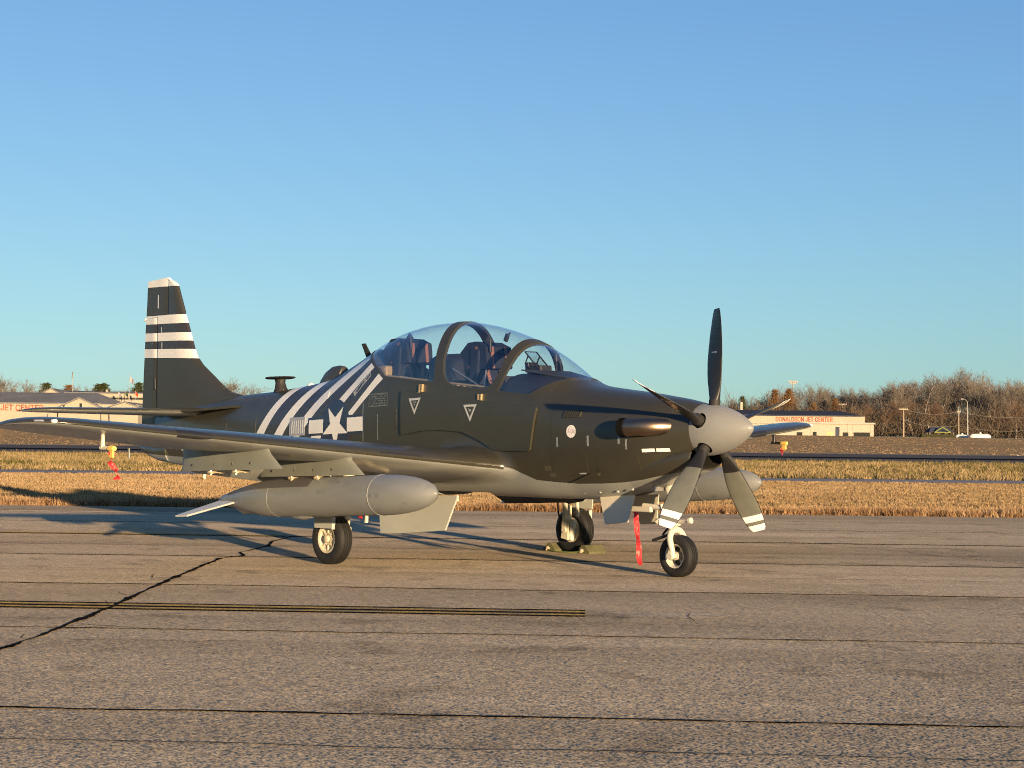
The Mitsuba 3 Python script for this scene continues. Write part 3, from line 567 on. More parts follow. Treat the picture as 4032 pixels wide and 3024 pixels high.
def mains(side):
    """One wing with what hangs on it; side -1 is the one towards the standpoint."""
    f = mirror if side < 0 else (lambda m: m)
    wk = ap('wing', f(WM), 'wing_paint', smooth=True, uv=WUV)
    ap('flap', f(flap_mesh()), 'grey_paint', wk)
    ap('landing_light', f(wpatch(3.86, 4.22, .445, .545, .003, 12, 8, lambda q: max(.05, 1-(1-min(1, q*1.9))**2)**.5 if q < .55 else 1.0)), 'black_metal', wk)
    ap('wingtip_light', f(rbox((-2.34, 5.33, wz(5.33)+.008), (.06, .05, .035), .015)), 'white_paint', wk)
    ap('wingtip_lens', f(wpatch(5.40, 5.46, .455, .495, .003, 4, 5)), 'grille_metal', wk)
    if side < 0: ap('gun_port', f(wpatch(1.55, 2.05, .475, .492, .002, 4, 4)), 'black_metal', wk)
    for y in (TKY, 3.25):
        pk = ap('pylon', f(pylon_mesh(y)), 'pylon_paint', AC)
        xl, z0 = wle(y), wz0(y)
        for dx in (-.55, -1.0):
            ap('sway_brace', f(cat(rbox((xl+dx, y+.06, z0-.228), (.035, .07, .03), .01), rbox((xl+dx+.04, y+.085, z0-.235), (.06, .025, .022), .008), rbox((xl+dx, y-.06, z0-.228), (.035, .07, .03), .01), rbox((xl+dx, y, z0-.226), (.03, .12, .022), .008), tube([(xl+dx+.045, y+.088, z0-.21), (xl+dx+.045, y+.088, z0-.255)], .010, 8), tube([(xl+dx-.02, y+.03, z0-.222), (xl+dx+.01, y+.085, z0-.222)], .010, 8))), 'sway_metal', pk)
        ap('bolt_cover', f(cat(*[rbox((xl+dx, y+.06, z0-.15), (.014, .008, .022), .003) for dx in (-.3, -.62, -.95, -1.35)])), 'black_metal', pk)
    tk = ap('drop_tank', f(tank_mesh()), 'tank_paint', AC, label='smooth grey drop tank hanging under a wing pylon')
    for sx in (-1.62, -3.32): ap('seam_band', f(revolve([(sx-.006, .1925), (sx-.004, .1965), (sx+.004, .1965), (sx+.006, .1925)], 'x', (0, TKY, tank_z(sx)), 44)), 'tank_paint', tk)
    for dy in (-1, 1):
        ap('tail_fin', f(slab([(-4.02, TKY+.10*dy, .70), (-4.50, TKY+.42*dy, .56), (-4.72, TKY+.43*dy, .555), (-4.44, TKY+.03*dy, .71)], .018)), 'fin_light', tk)
    ap('dark_patch', f(loft([np.array([[x, TKY + (r+.003)*math.sin(a), tank_z(x) + (r+.003)*math.cos(a)] for a in np.linspace(-1.0, 1.0, 20)]) for x, r in ((-2.62, .1955), (-3.0, .1955), (-3.3, .1955), (-3.55, .188), (-3.8, .161), (-4.05, .121), (-4.25, .083))], close=False, wrap=False)), 'dark_patch_paint', tk)
    ap('drain_fairing', f(loft([np.c_[np.full(14, x), TKY + w*np.cos(np.linspace(0, 2*np.pi, 14, endpoint=False)), tank_z(x)-.19 - h*np.sin(np.linspace(0, 2*np.pi, 14, endpoint=False))] for x, w, h in ((-3.18, .02, .005), (-3.05, .05, .03), (-2.9, .06, .04), (-2.78, .03, .015))])), 'tank_paint', tk)
    pt = ap('pitot_tube', f(cat(blade_ant(-2.52, wz(4.78)-.17, .13, .04, .05, .0, .045, 4.78), tube([(-2.56, 4.78, wz(4.78)-.165), (-2.45, 4.78, wz(4.78)-.17), (-2.36, 4.78, wz(4.78)-.172)], [.018, .018, .012], 10))), 'gear_white' if side < 0 else 'black_metal', wk)
    ap('wing_antenna', f(blade_ant(-3.3, wz(4.1)-.19, .10, .03, .04, .0, .02, 4.1)), 'grey_paint', wk)
    return wk
paint('pylon_paint', proc(lambda p, n, uv: mi.Color3f(.15, .155, .135)*speck(p, .12, 6.0)), rough=.45, spec=.4)
matt('soot', (.008, .0075, .007)); paint('grille_metal', (.30, .31, .33), rough=.5, metal=.3); paint('fin_light', (.38, .38, .36), rough=.4); paint('dark_patch_paint', (.075, .07, .068), rough=.6, spec=.3); paint('sway_metal', (.52, .42, .26), rough=.35, metal=.5)
mains(-1); mains(1)
def root_fillet():
    # where wing and body meet: their union, softened, so that the hollow corner fills in
    box_ = man(box((-2.75, .575, 1.08), (3.5, .55, 1.0)))
    U = ((man(oml(-.001)) + man(WM)) ^ box_).refine_to_length(.035)
    m = tri(U); m.merge_vertices(); m.remove_unreferenced_vertices()
    trimesh.smoothing.filter_laplacian(m, lamb=.5, iterations=34, volume_constraint=False)
    return m
RF = root_fillet()
for s_ in (-1, 1): ap('wing_root_fillet', RF if s_ > 0 else mirror(RF), 'chin_paint', FU, smooth=True)

# ------------------------------------------------------------------ tail
def tail_ring(y, xle, xte, z, t):
    f = foil(16, t=t, m=0.0); c = xle-xte
    return np.c_[xle - c*f[:, 0], np.full(len(f), y), z + c*f[:, 1]]
TS = [(.05, -8.48, -9.68, 1.872, .10), (.5, -8.60, -9.675, 1.878, .10), (1.2, -8.74, -9.665, 1.887, .10), (1.9, -8.88, -9.655, 1.896, .10), (2.12, -8.93, -9.65, 1.899, .095), (2.24, -9.0, -9.645, 1.900, .09), (2.31, -9.12, -9.64, 1.900, .08), (2.335, -9.3, -9.64, 1.900, .06), (2.34, -9.45, -9.62, 1.9, .05)]
def tail_mesh():
    R = [tail_ring(*s) for s in TS]; m = loft(R); k = len(R[0]); uv = np.zeros((len(m.vertices), 2)); uv[:len(R)*k, 0] = np.tile(np.linspace(0, 1, k), len(R)); uv[len(R)*k:, 0] = .2
    return m, uv
TM, TUV = tail_mesh()
for s_ in (-1, 1):
    tk = ap('tailplane', TM if s_ > 0 else mirror(TM), 'wing_paint', smooth=True, uv=TUV)
    st_ = slab([(-7.45, .20, 1.893), (-8.45, .43, 1.872), (-8.7, .43, 1.872), (-8.7, .05, 1.878)], .028)
    ap('strake', st_ if s_ > 0 else mirror(st_), 'olive_paint', tk)
def fin_ring(z, xle, xte, th):
    n_ = 30; a = np.linspace(0, np.pi, n_//2); x = (1-np.cos(a))/2; w = th/2*np.minimum(1, 2.2*np.sqrt(np.clip(x*(1.35-x), 0, None)))
    w = th/2*np.sqrt(np.clip(1-(1-np.minimum(x/.38, 1))**2, 0, 1))*np.interp(x, [0, .38, 1], [1, 1, .72])
    X = xle - (xle-xte)*x
    return np.r_[np.c_[X, w, np.full(len(X), z)], np.c_[X[::-1], -w[::-1], np.full(len(X), z)]]
fle = PI([1.85, 2.05, 2.10, 2.20, 2.37, 2.51, 2.65, 3.0, 3.72], [-7.55, -7.66, -7.95, -8.17, -8.44, -8.68, -8.85, -9.025, -9.36])
FZ = [1.85, 2.0, 2.05, 2.08, 2.12, 2.17, 2.24, 2.32, 2.42, 2.53, 2.65, 2.8, 3.0, 3.305]
fin = [fin_ring(z, float(fle(z)), -9.87, np.interp(z, [1.85, 2.2, 2.6, 3.8], [.19, .18, .155, .085])) for z in FZ]
fin += [fin_ring(z, float(fle(min(z, 3.72))) - max(0, z-3.72)*1.5 - max(0, z-3.78)*2.0, -9.575, np.interp(z, [1.85, 2.6, 3.75, 3.86], [.19, .155, .08, .045])) for z in (3.315, 3.5, 3.65, 3.72, 3.76, 3.79, 3.815, 3.83)]
FN = ap('fin', loft(fin), 'fin_paint', smooth=40, label='tall fin with three white bands and a white tip')
rte = lambda z: np.interp(z, [1.3, 1.8, 3.86], [-10.445, -10.43, -10.205])
rud = [fin_ring(z, -9.89, rte(z), np.interp(z, [1.3, 2.6, 3.86], [.135, .115, .06])) for z in (1.475, 1.48, 1.9, 2.6, 3.0, 3.295)]
for r in rud:                                        # thin to a trailing edge
    f = np.clip((-9.89 - r[:, 0])/.5, 0, 1); r[:, 1] *= 1-.85*f
rud2 = [fin_ring(z, -9.59, rte(z), np.interp(z, [1.3, 2.6, 3.86], [.135, .115, .05])) for z in (3.305, 3.31, 3.5, 3.7, 3.80, 3.838, 3.85)]
for r in rud2:
    f = np.clip((-9.59 - r[:, 0])/.75, 0, 1); r[:, 1] *= 1-.85*f
RU = ap('rudder', cat(loft(rud), loft(rud2)), 'fin_paint', smooth=40)
ap('trim_actuator', cat(rbox((-9.955, -.05, 2.33), (.035, .03, .17), .008)), 'black_metal', RU)
ap('rotating_beacon', rbox((-9.52, -.045, 2.675), (.16, .04, .04), .015), 'black_metal', FN)
ap('static_wick', cat(tube([(-10.26, 0, 3.45), (-10.36, 0, 3.46)], .004, 6), tube([(-10.28, 0, 3.30), (-10.33, 0, 3.29)], .018, 6)), 'white_paint', RU)
tc = [np.c_[np.full(20, x), w*np.cos(np.linspace(0, 2*np.pi, 20, endpoint=False)), zc + h*np.sin(np.linspace(0, 2*np.pi, 20, endpoint=False))] for x, w, h, zc in ((-9.6, .11, .16, 1.345), (-9.95, .082, .125, 1.345), (-10.2, .06, .085, 1.375), (-10.42, .035, .045, 1.405), (-10.47, .01, .015, 1.42))]
ap('tail_cone', loft(tc), 'fuselage_paint', FU)

# ------------------------------------------------------------------ propeller, exhausts, intake
HUB = np.array([.50, 0, 1.318])
def spin_r(x): return float(PI([.40, .47, .56, .64, .72, .80, .87, .925, .955, .972], [.250, .246, .232, .211, .182, .145, .103, .060, .031, .001])(x))
spn = man(revolve([(x, spin_r(x)) for x in np.r_[np.linspace(.40, .90, 26), np.linspace(.91, .972, 14)]], 'x', (0, 0, 1.318), 64))
ANG = [-.0712 + k*2*math.pi/5 for k in range(5)]
for a in ANG:
    er = np.array([0, -math.sin(a), math.cos(a)]); spn = spn - man(tube([HUB+er*.13, HUB+er*.40], .078, 24))
SP = ap('spinner', tri(spn), 'spinner_paint', label='pale grey pointed spinner')
ap('back_plate', revolve([(.375, .05), (.375, .246), (.398, .251), (.398, .05)], 'x', (0, 0, 1.318), 64), 'spinner_paint', SP)
ap('hub_core', revolve([(.41, .0), (.41, .15), (.60, .14), (.62, 0)], 'x', (0, 0, 1.318), 24), 'black_metal', SP)
def blade_mesh(a):
    er = np.array([0, -math.sin(a), math.cos(a)]); et = np.array([0, -math.cos(a), -math.sin(a)]); ex = np.array([1.0, 0, 0]); R = []; UV = []
    RS = np.array([.17, .22, .27, .32, .38, .45, .47, .48, .55, .65, .75, .85, .93, .98, .99, 1.05, 1.06, 1.09, 1.10, 1.13, 1.152, 1.164])
    ch = np.interp(RS, [.17, .27, .35, .45, .6, .78, .95, 1.08, 1.13, 1.164], [.095, .10, .14, .185, .228, .246, .23, .19, .165, .13])
    th = np.interp(RS, [.17, .27, .35, .45, .7, 1.164], [.095, .095, .065, .042, .026, .012]); tw_ = np.radians(np.interp(RS, [.17, .3, .75, 1.164], [0, 3, 16.5, 27]))
    n_ = 24; q = np.linspace(0, 2*np.pi, n_, endpoint=False)
    for r, c, t, w in zip(RS, ch, th, tw_):
        cx = math.cos(w)*ex + math.sin(w)*et; nf = np.cross(er, cx)    # nf: the front face
        off = np.interp(r, [.3, .6, 1.164], [0, -.01, .012])
        k = np.sign(np.cos(q))*np.abs(np.cos(q))**.9
        R.append(HUB + er*r + (c/2*k + off)[:, None]*cx + (t/2*np.sin(q))[:, None]*nf)
        UV.append(np.c_[np.full(n_, r), np.where(np.sin(q) > .35, 1.0, .2 + .15*np.cos(q))])
    m = loft(R); uv = np.vstack(UV + [[[.17, .25], [1.164, 1.0]]])
    return m, uv
for a in ANG:
    bm, buv = blade_mesh(a); bk = ap('propeller_blade', bm, 'blade_paint', smooth=True, uv=buv)
    er = np.array([0, -math.sin(a), math.cos(a)])
    ap('blade_cuff', tube([HUB+er*.20, HUB+er*.285], [.056, .054], 20), 'rubber_black', bk)
def exhaust(side):
    P = curve([(.20, -.22, 1.355), (.14, -.345, 1.356), (.05, -.445, 1.358), (-.08, -.505, 1.36), (-.20, -.525, 1.36)], 16); r = np.interp(np.arange(16), [0, 6, 15], [.072, .080, .086])
    out = tube(P, r, 28); inn = tube(np.vstack([P[5:], P[-1]+(P[-1]-P[-2])*.3]), np.r_[r[5:]-.006, r[-1]-.006], 28)
    m = tri(man(out) - man(inn)); m.vertices[:, 2] = 1.36 + (m.vertices[:, 2]-1.36)*1.04
    return m if side < 0 else mirror(m)
for s_ in (-1, 1):
    ek = ap('exhaust_stack', exhaust(s_), 'burnt_metal', smooth=50, label='burnt bronze exhaust stack')
    rim_ = tri(man(tube([(-.145, -.521, 1.36), (-.215, -.529, 1.36)], [.091, .0935], 28)) - man(tube([(-.13, -.519, 1.36), (-.24, -.532, 1.36)], [.079, .081], 28)))
    ap('sooty_rim', rim_ if s_ < 0 else mirror(rim_), 'soot', ek)
ik = man(loft([ell_(.395, .243, .932, 1.17), ell_(.385, .253, .922, 1.185), ell_(.33, .268, .903, 1.20), ell_(.2, .305, .858, 1.20), ell_(0, .345, .795, 1.18), ell_(-.3, .36, .737, 1.12), ell_(-.6, .33, .70, 1.0)])) - man(ducti) - man(revolve([(.30, 0), (.30, .30), (.60, .30), (.60, 0)], 'x', (0, 0, 1.318), 40))
ap('chin_intake', tri(ik), 'chin_paint', label='air intake scoop under the spinner')
def chin_fn(p, n, uv):
    x, y, z = own(p); return dr.select(z < along(x, BELLY), mi.Color3f(GREY)*speck(p, .12, 4.0), mi.Color3f(OLIVE)*speck(p, .1, 5.0))
paint('chin_paint', proc(chin_fn), rough=.36, spec=.5)
ap('taxi_light', revolve([(-.04, .0), (-.04, .040), (.012, .040), (.014, 0)], 'x', (.300, -.035, .897), 24), 'soot')
ap('duct_lining', loft([ell_(.30, .225, .95, 1.155), ell_(.20, .20, .965, 1.135), ell_(.10, .15, .985, 1.095)]), 'soot')
for k_, (x0_, z0_, x1_, z1_) in enumerate(((-5.60, 1.72, -5.25, 1.98), (-7.4, 1.42, -6.95, 1.78), (-8.3, 1.40, -7.75, 1.70), (-4.05, 1.50, -3.75, 1.72), (-.62, .93, -.12, 1.10), (-1.22, .90, -.75, 1.12), (.0, 1.40, .22, 1.52))):
    ap('access_panel', skin(sg.box(x0_, z0_, x1_, z1_).buffer(-.02).buffer(.02), -1, .0028), 'fuselage_paint', FU)

# ------------------------------------------------------------------ cockpit
def sill(x): return 1.728 + (-1.55-x)*.13
CK = ap('cockpit_floor', cat(box((-2.9, 0, 1.38), (2.7, .70, .02)), box((-2.55, 0, 1.62), (.04, .78, .5)), box((-4.22, 0, 1.75), (.04, .62, .72))), 'dark_cockpit')
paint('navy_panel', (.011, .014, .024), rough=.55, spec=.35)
gs = []
for x, w, zb, zt in ((-1.28, .20, 1.80, 1.885), (-1.34, .30, 1.74, 1.93), (-1.5, .40, 1.70, 1.965), (-1.75, .425, 1.70, 1.995), (-1.95, .43, 1.70, 2.0), (-2.05, .40, 1.72, 1.985)):
    a = np.linspace(0, np.pi, 20); gs.append(np.c_[np.full(22, x), np.r_[w*np.sign(np.cos(a))*np.abs(np.cos(a))**.55, -w, w], np.r_[zb+(zt-zb)*np.sin(a)**.6, zb-.02, zb-.02]])
GS = ap('glareshield', loft(gs), 'navy_panel', label='dark hood over the front instrument panel')
ap('edge_plate', cat(slab([(-1.30, -.20, 1.915), (-1.30, .20, 1.915), (-1.80, .36, 2.02), (-1.80, -.36, 2.02)], .012), rbox((-1.40, -.17, 1.90), (.03, .02, .07), .006), rbox((-1.36, -.13, 1.90), (.03, .02, .07), .006)), 'dark_cockpit', GS)
ap('instrument_panel', cat(slab([(-2.04, -.38, 1.97), (-2.04, .38, 1.97), (-1.98, .38, 1.55), (-1.98, -.38, 1.55)], .02), *[box((-2.055, y, 1.83), (.02, .19, .19)) for y in (-.22, 0, .22)]), 'dark_cockpit', label='front instrument panel with three screens')
hb = [rbox((-1.90, 0, 2.03), (.22, .17, .10), .015), rbox((-2.02, 0, 2.07), (.06, .15, .11), .012)]
hud = ap('head_up_display', cat(*hb, *[tube([(-1.80, y, 2.02), (-2.03, y, 2.24)], .008, 6) for y in (-.085, .085)], *[tube([(-1.92, y, 2.03), (-2.03, y, 2.11), (-1.98, y, 2.19)], .009, 6) for y in (-.085, .085)], tube([(-2.03, -.085, 2.24), (-2.03, .085, 2.24)], .006, 6)), 'black_metal', label='head-up display on the glareshield')
ap('combiner_glass', slab([(-1.82, -.08, 2.05), (-1.82, .08, 2.05), (-2.02, .08, 2.23), (-2.02, -.08, 2.23)], .006), 'lens_clear', hud, smooth=False)
ap('standby_compass', cat(rbox((-1.76, .12, 2.16), (.05, .06, .09), .014), tube([(-1.76, .12, 2.02), (-1.76, .12, 2.14)], .010, 6)), 'black_metal')
gs2 = []
for x, w, zb, zt in ((-2.92, .33, 1.98, 2.20), (-2.98, .36, 1.95, 2.285), (-3.30, .37, 1.97, 2.30), (-3.34, .35, 1.99, 2.27)):
    a = np.linspace(0, np.pi, 16); gs2.append(np.c_[np.full(16, x), w*np.sign(np.cos(a))*np.abs(np.cos(a))**.45, zb+(zt-zb)*np.sin(a)**.5])
ap('rear_glareshield', loft(gs2), 'navy_panel', label='dark hood in front of the rear seat')
ap('rear_instrument_panel', slab([(-3.33, -.35, 2.2), (-3.33, .35, 2.2), (-3.28, .35, 1.65), (-3.28, -.35, 1.65)], .02), 'dark_cockpit')
def seat(x, z, name):
    sk = ap('ejection_seat', cat(rbox((x-.06, 0, z-.28), (.16, .42, .82), .03, ry=.12), rbox((x+.16, 0, z-.56), (.46, .40, .14), .04), rbox((x-.02, -.22, z-.50), (.40, .04, .26), .015), rbox((x-.02, .22, z-.50), (.40, .04, .26), .015)), 'seat_fabric', label=name)
    hd = sg.Polygon([(x-.27, z-.12), (x-.27, z+.10), (x-.14, z+.20), (x, z+.205), (x+.15, z+.14), (x+.17, z-.10)]).buffer(-.02).buffer(.02)
    ap('headrest', prism(hd, -.19, .19), 'seat_fabric', sk)
    ap('canopy_breaker', cat(tube([(x-.02, 0, z+.20), (x-.02, 0, z+.275)], [.05, .010], 10)), 'black_metal', sk)
    ap('side_lamp', rbox((x+.19, -.15, z+.15), (.022, .03, .15), .008), 'black_metal', sk)
    for y in (-.10, .10): ap('harness_strap', cat(slab([(x+.16, y-.022, z+.14), (x+.16, y+.022, z+.14), (x+.178, y+.02, z-.10), (x+.178, y-.02, z-.10)], .006), slab([(x+.07, y-.022, z-.10), (x+.07, y+.022, z-.10), (x+.16, y*.6+.02, z-.46), (x+.16, y*.6-.02, z-.46)], .01)), 'strap_red', sk)
    ap('side_strap', cat(slab([(x-.02, -.194, z+.15), (x+.02, -.194, z+.15), (x+.01, -.194, z-.0), (x-.01, -.194, z-.0)], .006), slab([(x-.14, -.194, z-.06), (x-.05, -.194, z-.05), (x-.05, -.194, z-.075), (x-.14, -.194, z-.085)], .006)), 'strap_red', sk)
    return sk
seat(-2.70, 2.19, 'front ejection seat with red brown straps'); seat(-4.08, 2.335, 'rear ejection seat behind the canopy bow')
cs = []
r2 = np.random.default_rng(3)
for k in range(110):
    s_ = r2.choice([-1, 1]); x = r2.uniform(-4.05, -2.15); w = r2.uniform(.02, .07)
    cs.append(rbox((x, s_*r2.uniform(.33, .385), sill(x)-.10+r2.uniform(0, .12)), (w, .04, r2.uniform(.02, .07)), .006))
ap('side_console', cat(box((-2.3, -.345, 1.62), (.60, .11, .34)), box((-2.3, .345, 1.62), (.60, .11, .34)), box((-3.62, -.335, 1.76), (.66, .10, .34)), box((-3.62, .335, 1.76), (.66, .10, .34)), *cs[:60]), 'dark_cockpit')
ap('console_knob', cat(*cs[60:]), 'brass', kind='stuff')
for q_ in ([(-2.28, -.37, 1.80), (-2.55, -.36, 1.93), (-2.88, -.38, 2.10)], [(-2.40, -.37, 1.78), (-2.42, -.3, 2.06)], [(-3.50, -.38, 1.93), (-3.62, -.38, 2.04), (-3.80, -.36, 2.07)]): ap('canopy_rod', tube(q_, .007, 6), 'dull_metal')
ap('rear_shelf', cat(rbox((-4.28, 0, 2.16), (.20, .60, .13), .03), box((-4.1, .36, 2.12), (.5, .02, .06))), 'shelf_paint')
paint('shelf_paint', (.22, .16, .085), rough=.5)
ap('canopy_mirror', cat(rbox((-2.30, -.10, 2.41), (.05, .035, .09), .01, ry=.5), tube([(-2.24, -.10, 2.46), (-2.30, -.10, 2.42)], .008, 6), rbox((-3.02, -.33, 2.40), (.05, .03, .06), .01)), 'black_metal', CF)
ap('sill_rail', cat(tube([(-2.1, .415, 1.86), (-4.0, .40, 2.105)], .016, 8), tube([(-2.1, -.415, 1.84), (-4.0, -.40, 2.085)], .012, 8)), 'shelf_paint')

# ------------------------------------------------------------------ landing gear (stands level on the apron, world axes)
def tyre(cx, cy, cz, R, w, rim):
    pr = [(-w*.36, rim-.004), (-w*.42, rim+.006), (-w*.50, rim+.30*(R-rim)), (-w*.505, rim+.55*(R-rim)), (-w*.46, rim+.80*(R-rim)), (-w*.37, rim+.94*(R-rim)), (-w*.24, R-.003)]
    g = []
    for c in (-.16, 0, .16): g += [(w*(c-.03), R-.001), (w*(c-.025), R-.009), (w*(c+.025), R-.009), (w*(c+.03), R-.001)]
    full = pr + g + [(-a, b) for a, b in pr[::-1]] + [(0.0, rim-.004)]
    m = revolve(full, 'y', (cx, cy, cz), 64)
    m = trimesh.Trimesh(m.vertices[:-2], m.faces[:-128], process=False); m.invert() if m.volume < 0 else None
    return m
def rim_mesh(cx, cy, cz, r, w, s, bolts=8):
    """Dished wheel; s: the side (sign of y) its dish faces."""
    ms = [revolve([(-w*.4, r*.80), (-w*.42, r), (w*.42, r), (w*.43, r*.985), (w*.40, r*.86), (w*.30, r*.80), (w*.22, r*.52), (w*.27, r*.30), (w*.27, 0)], 'y', (0, 0, 0), 48)]
    for k in range(bolts):
        a = k*2*math.pi/bolts
        ms.append(rbox((r*.60*math.cos(a), w*.285, r*.60*math.sin(a)), (r*.42, w*.10, r*.16), .006, ry=-a))
        ms.append(tube([(r*.40*math.cos(a+.39), w*.2, r*.40*math.sin(a+.39)), (r*.40*math.cos(a+.39), w*.34, r*.40*math.sin(a+.39))], r*.06, 8))
    ms.append(tube([(0, w*.2, 0), (0, w*.46, 0), (0, w*.50, 0)], [r*.27, r*.25, r*.17], 18))
    m = cat(*ms)
    if s < 0: m = mirror(m)
    m.apply_translation([cx, cy, cz]); return m
def gp(name, mesh, mat, parent, smooth=35, **lab): return put(name, mesh, mat, parent, smooth, None, None, **lab)
def main_gear(s):
    f = (lambda m: mirror(m)) if s < 0 else (lambda m: m)
    cx, cy, R = -3.2425, 1.7926, .268
    leg = cat(tube([(cx+.02, 1.60, 1.05), (cx+.02, 1.62, .62)], .062, 20), tube([(cx+.02, 1.62, .64), (cx+.015, 1.63, .40)], .045, 20),
              slab([(cx+.07, 1.645, .56), (cx-.03, 1.645, .56), (cx-.06, 1.645, .17), (cx+.05, 1.645, .15)], .055), tube([(cx, 1.60, R), (cx, 1.82, R)], .035, 16),
              tube([(cx+.04, 1.62, .62), (cx+.15, 1.45, .78), (cx+.10, 1.15, .88)], .028, 10), rbox((cx+.16, 1.52, .70), (.30, .05, .16), .02), tube([(cx+.28, 1.55, .62), (cx+.28, 1.56, .44)], .02, 8))
    gk = gp('main_gear_leg', f(leg), 'gear_dirty', AC, label='cream main landing gear leg')
    gp('tyre', f(tyre(cx, cy, R, R, .178, .150)), 'tyre_rubber', gk)
    gp('wheel_rim', f(rim_mesh(cx, cy, R, .150, .178, 1)), 'gear_dirty', gk)
    bk = cat(tube([(cx+.03, 1.665, R-.09), (cx+.085, 1.665, R-.01), (cx+.10, 1.665, R+.09)], .036, 12), rbox((cx+.05, 1.668, R-.08), (.09, .06, .10), .02), rbox((cx+.10, 1.665, R+.08), (.08, .06, .10), .02), revolve([(-.03, .03), (-.03, .115), (.02, .115), (.02, .03)], 'y', (cx, 1.715, R), 28))
    gp('brake_caliper', f(bk), 'gear_white', gk)
    dr_ = cat(slab([(cx-.16, 1.955, 1.02), (cx+.17, 1.955, 1.04), (cx+.17, 1.915, .52), (cx-.15, 1.915, .515)], .016), slab([(cx-.15, 1.912, .505), (cx+.165, 1.912, .51), (cx+.165, 1.905, .385), (cx-.15, 1.905, .38)], .018), rbox((cx+.16, 1.895, .44), (.016, .045, .13), .004), tube([(cx, 1.65, .60), (cx+.02, 1.92, .62)], .018, 8))
    gp('leg_door', f(dr_), 'grey_light', gk)
    gp('leg_hose', f(tube(curve([(cx-.08, 1.64, .95), (cx-.13, 1.63, .6), (cx-.09, 1.64, .38), (cx-.02, 1.66, .30)], 16), .010, 8)), 'black_metal', gk)
    return gk
paint('grey_light', proc(lambda p, n, uv: mi.Color3f(.33, .335, .30)*speck(p, .12, 4.0)), rough=.45)
main_gear(-1); main_gear(1)
ap('gear_bay_door', cat(slab([(-2.28, -.86, .70), (-2.44, -.90, .355), (-3.16, -.92, .315), (-3.52, -.92, .31), (-3.62, -.86, .70)], .02), slab([(-2.3, -.84, .72), (-2.3, -.84, .66), (-3.5, -.84, .66), (-3.5, -.84, .72)], .03)), 'grey_light', label='large pale gear door hanging open under the belly')
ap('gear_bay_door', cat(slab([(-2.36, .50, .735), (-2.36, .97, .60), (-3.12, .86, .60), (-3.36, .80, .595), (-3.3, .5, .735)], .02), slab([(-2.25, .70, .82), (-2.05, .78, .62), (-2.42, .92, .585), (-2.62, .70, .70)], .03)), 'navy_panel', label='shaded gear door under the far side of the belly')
def ring_y(prof, c, n):
    a = np.linspace(0, 2*np.pi, n, endpoint=False)
    m = loft([np.c_[r*np.sin(a), np.full(n, h), r*np.cos(a)] + np.array(c) for h, r in prof], close=False); m.fix_normals(); return m
def nose_gear():
    R, w, rim = .206, .150, .118
    st = cat(tube([(-.045, 0, .455), (-.06, 0, .56)], .026, 16), tube([(-.055, 0, .54), (-.09, 0, .80)], .045, 18), tube([(-.09, 0, .80), (-.11, 0, 1.0)], .06, 18))
    nk = gp('nose_gear_leg', st, 'gear_white', AC, label='white nose landing gear leg')
    fk = tube(curve([(.012, -.105, R-.01), (.0, -.108, .30), (-.025, -.100, .385), (-.04, -.055, .445), (-.045, 0, .458), (-.04, .055, .445), (-.025, .100, .385), (.0, .108, .30), (.012, .105, R-.01)], 40), np.r_[np.linspace(.026, .034, 20), np.linspace(.034, .026, 20)], 14)
    gp('fork', cat(fk, tube([(.0, -.135, R), (.0, .135, R)], .022, 14), tube([(0, -.14, R), (0, -.10, R)], .035, 14), tube([(0, .14, R), (0, .10, R)], .035, 14)), 'gear_white', nk)
    gp('tyre', tyre(0, 0, R, R, w, rim), 'tyre_rubber', nk)
    gp('wheel_rim', cat(ring_y([(-w*.36, rim*.88), (-w*.42, rim), (w*.42, rim), (w*.36, rim*.88), (w*.12, rim*.80), (-w*.12, rim*.80), (-w*.36, rim*.88)], (0, 0, R), 48), revolve([(-.05, .0), (-.05, .04), (.05, .04), (.05, 0)], 'y', (0, 0, R), 20), *[rbox((.07*math.cos(a), .02, R+.07*math.sin(a)), (.075, .02, .022), .005, ry=-a) for a in np.arange(5)*2*math.pi/5]), 'gear_white', nk)
    gp('wheel_disc', revolve([(.03, 0), (.03, rim*.85), (.04, rim*.85), (.04, 0)], 'y', (0, 0, R), 32), 'black_metal', nk)
    gp('steering_arm', cat(tube([(-.05, 0, .52), (.02, -.02, .535), (.17, -.03, .555)], .020, 10), tube([(.155, -.03, .553), (.185, -.03, .557)], .030, 10), rbox((-.03, -.02, .53), (.09, .09, .07), .015)), 'gear_white', nk)
    gp('torque_link', cat(tube([(-.07, 0, .42), (-.21, 0, .40), (-.075, 0, .53)], .014, 8), tube([(-.06, -.06, .415), (-.25, -.10, .345)], .016, 8)), 'black_metal', nk)
    gp('drag_strut', cat(tube([(-.10, -.03, .66), (-.42, -.05, .68)], .028, 12), rbox((-.45, -.06, .645), (.30, .05, .055), .012), tube([(-.10, .05, .66), (-.25, .10, .58), (-.30, .11, .50)], .018, 10), tube([(-.18, -.05, .70), (-.14, -.06, .60), (-.24, -.06, .53)], .020, 10)), 'gear_white', nk)
    gp('landing_light', cat(revolve([(-.03, .02), (.0, .05), (.02, .052), (.022, .0)], 'x', (-.01, -.075, .60), 20)), 'dull_metal', nk)
nose_gear()
ap('nose_gear_door', slab([(-.38, -.185, .70), (-.40, -.275, .44), (-.70, -.285, .415), (-.84, -.20, .69)], .014), 'gear_white_door', label='right nose gear door with shadows across its cream face')
ap('nose_gear_door', slab([(-.40, .185, .70), (-.48, .235, .40), (-.71, .245, .395), (-.84, .195, .69)], .014), 'gear_white_door', label='left nose gear door behind the nose wheel leg')
paint('gear_white_door', (.46, .41, .32), rough=.45)
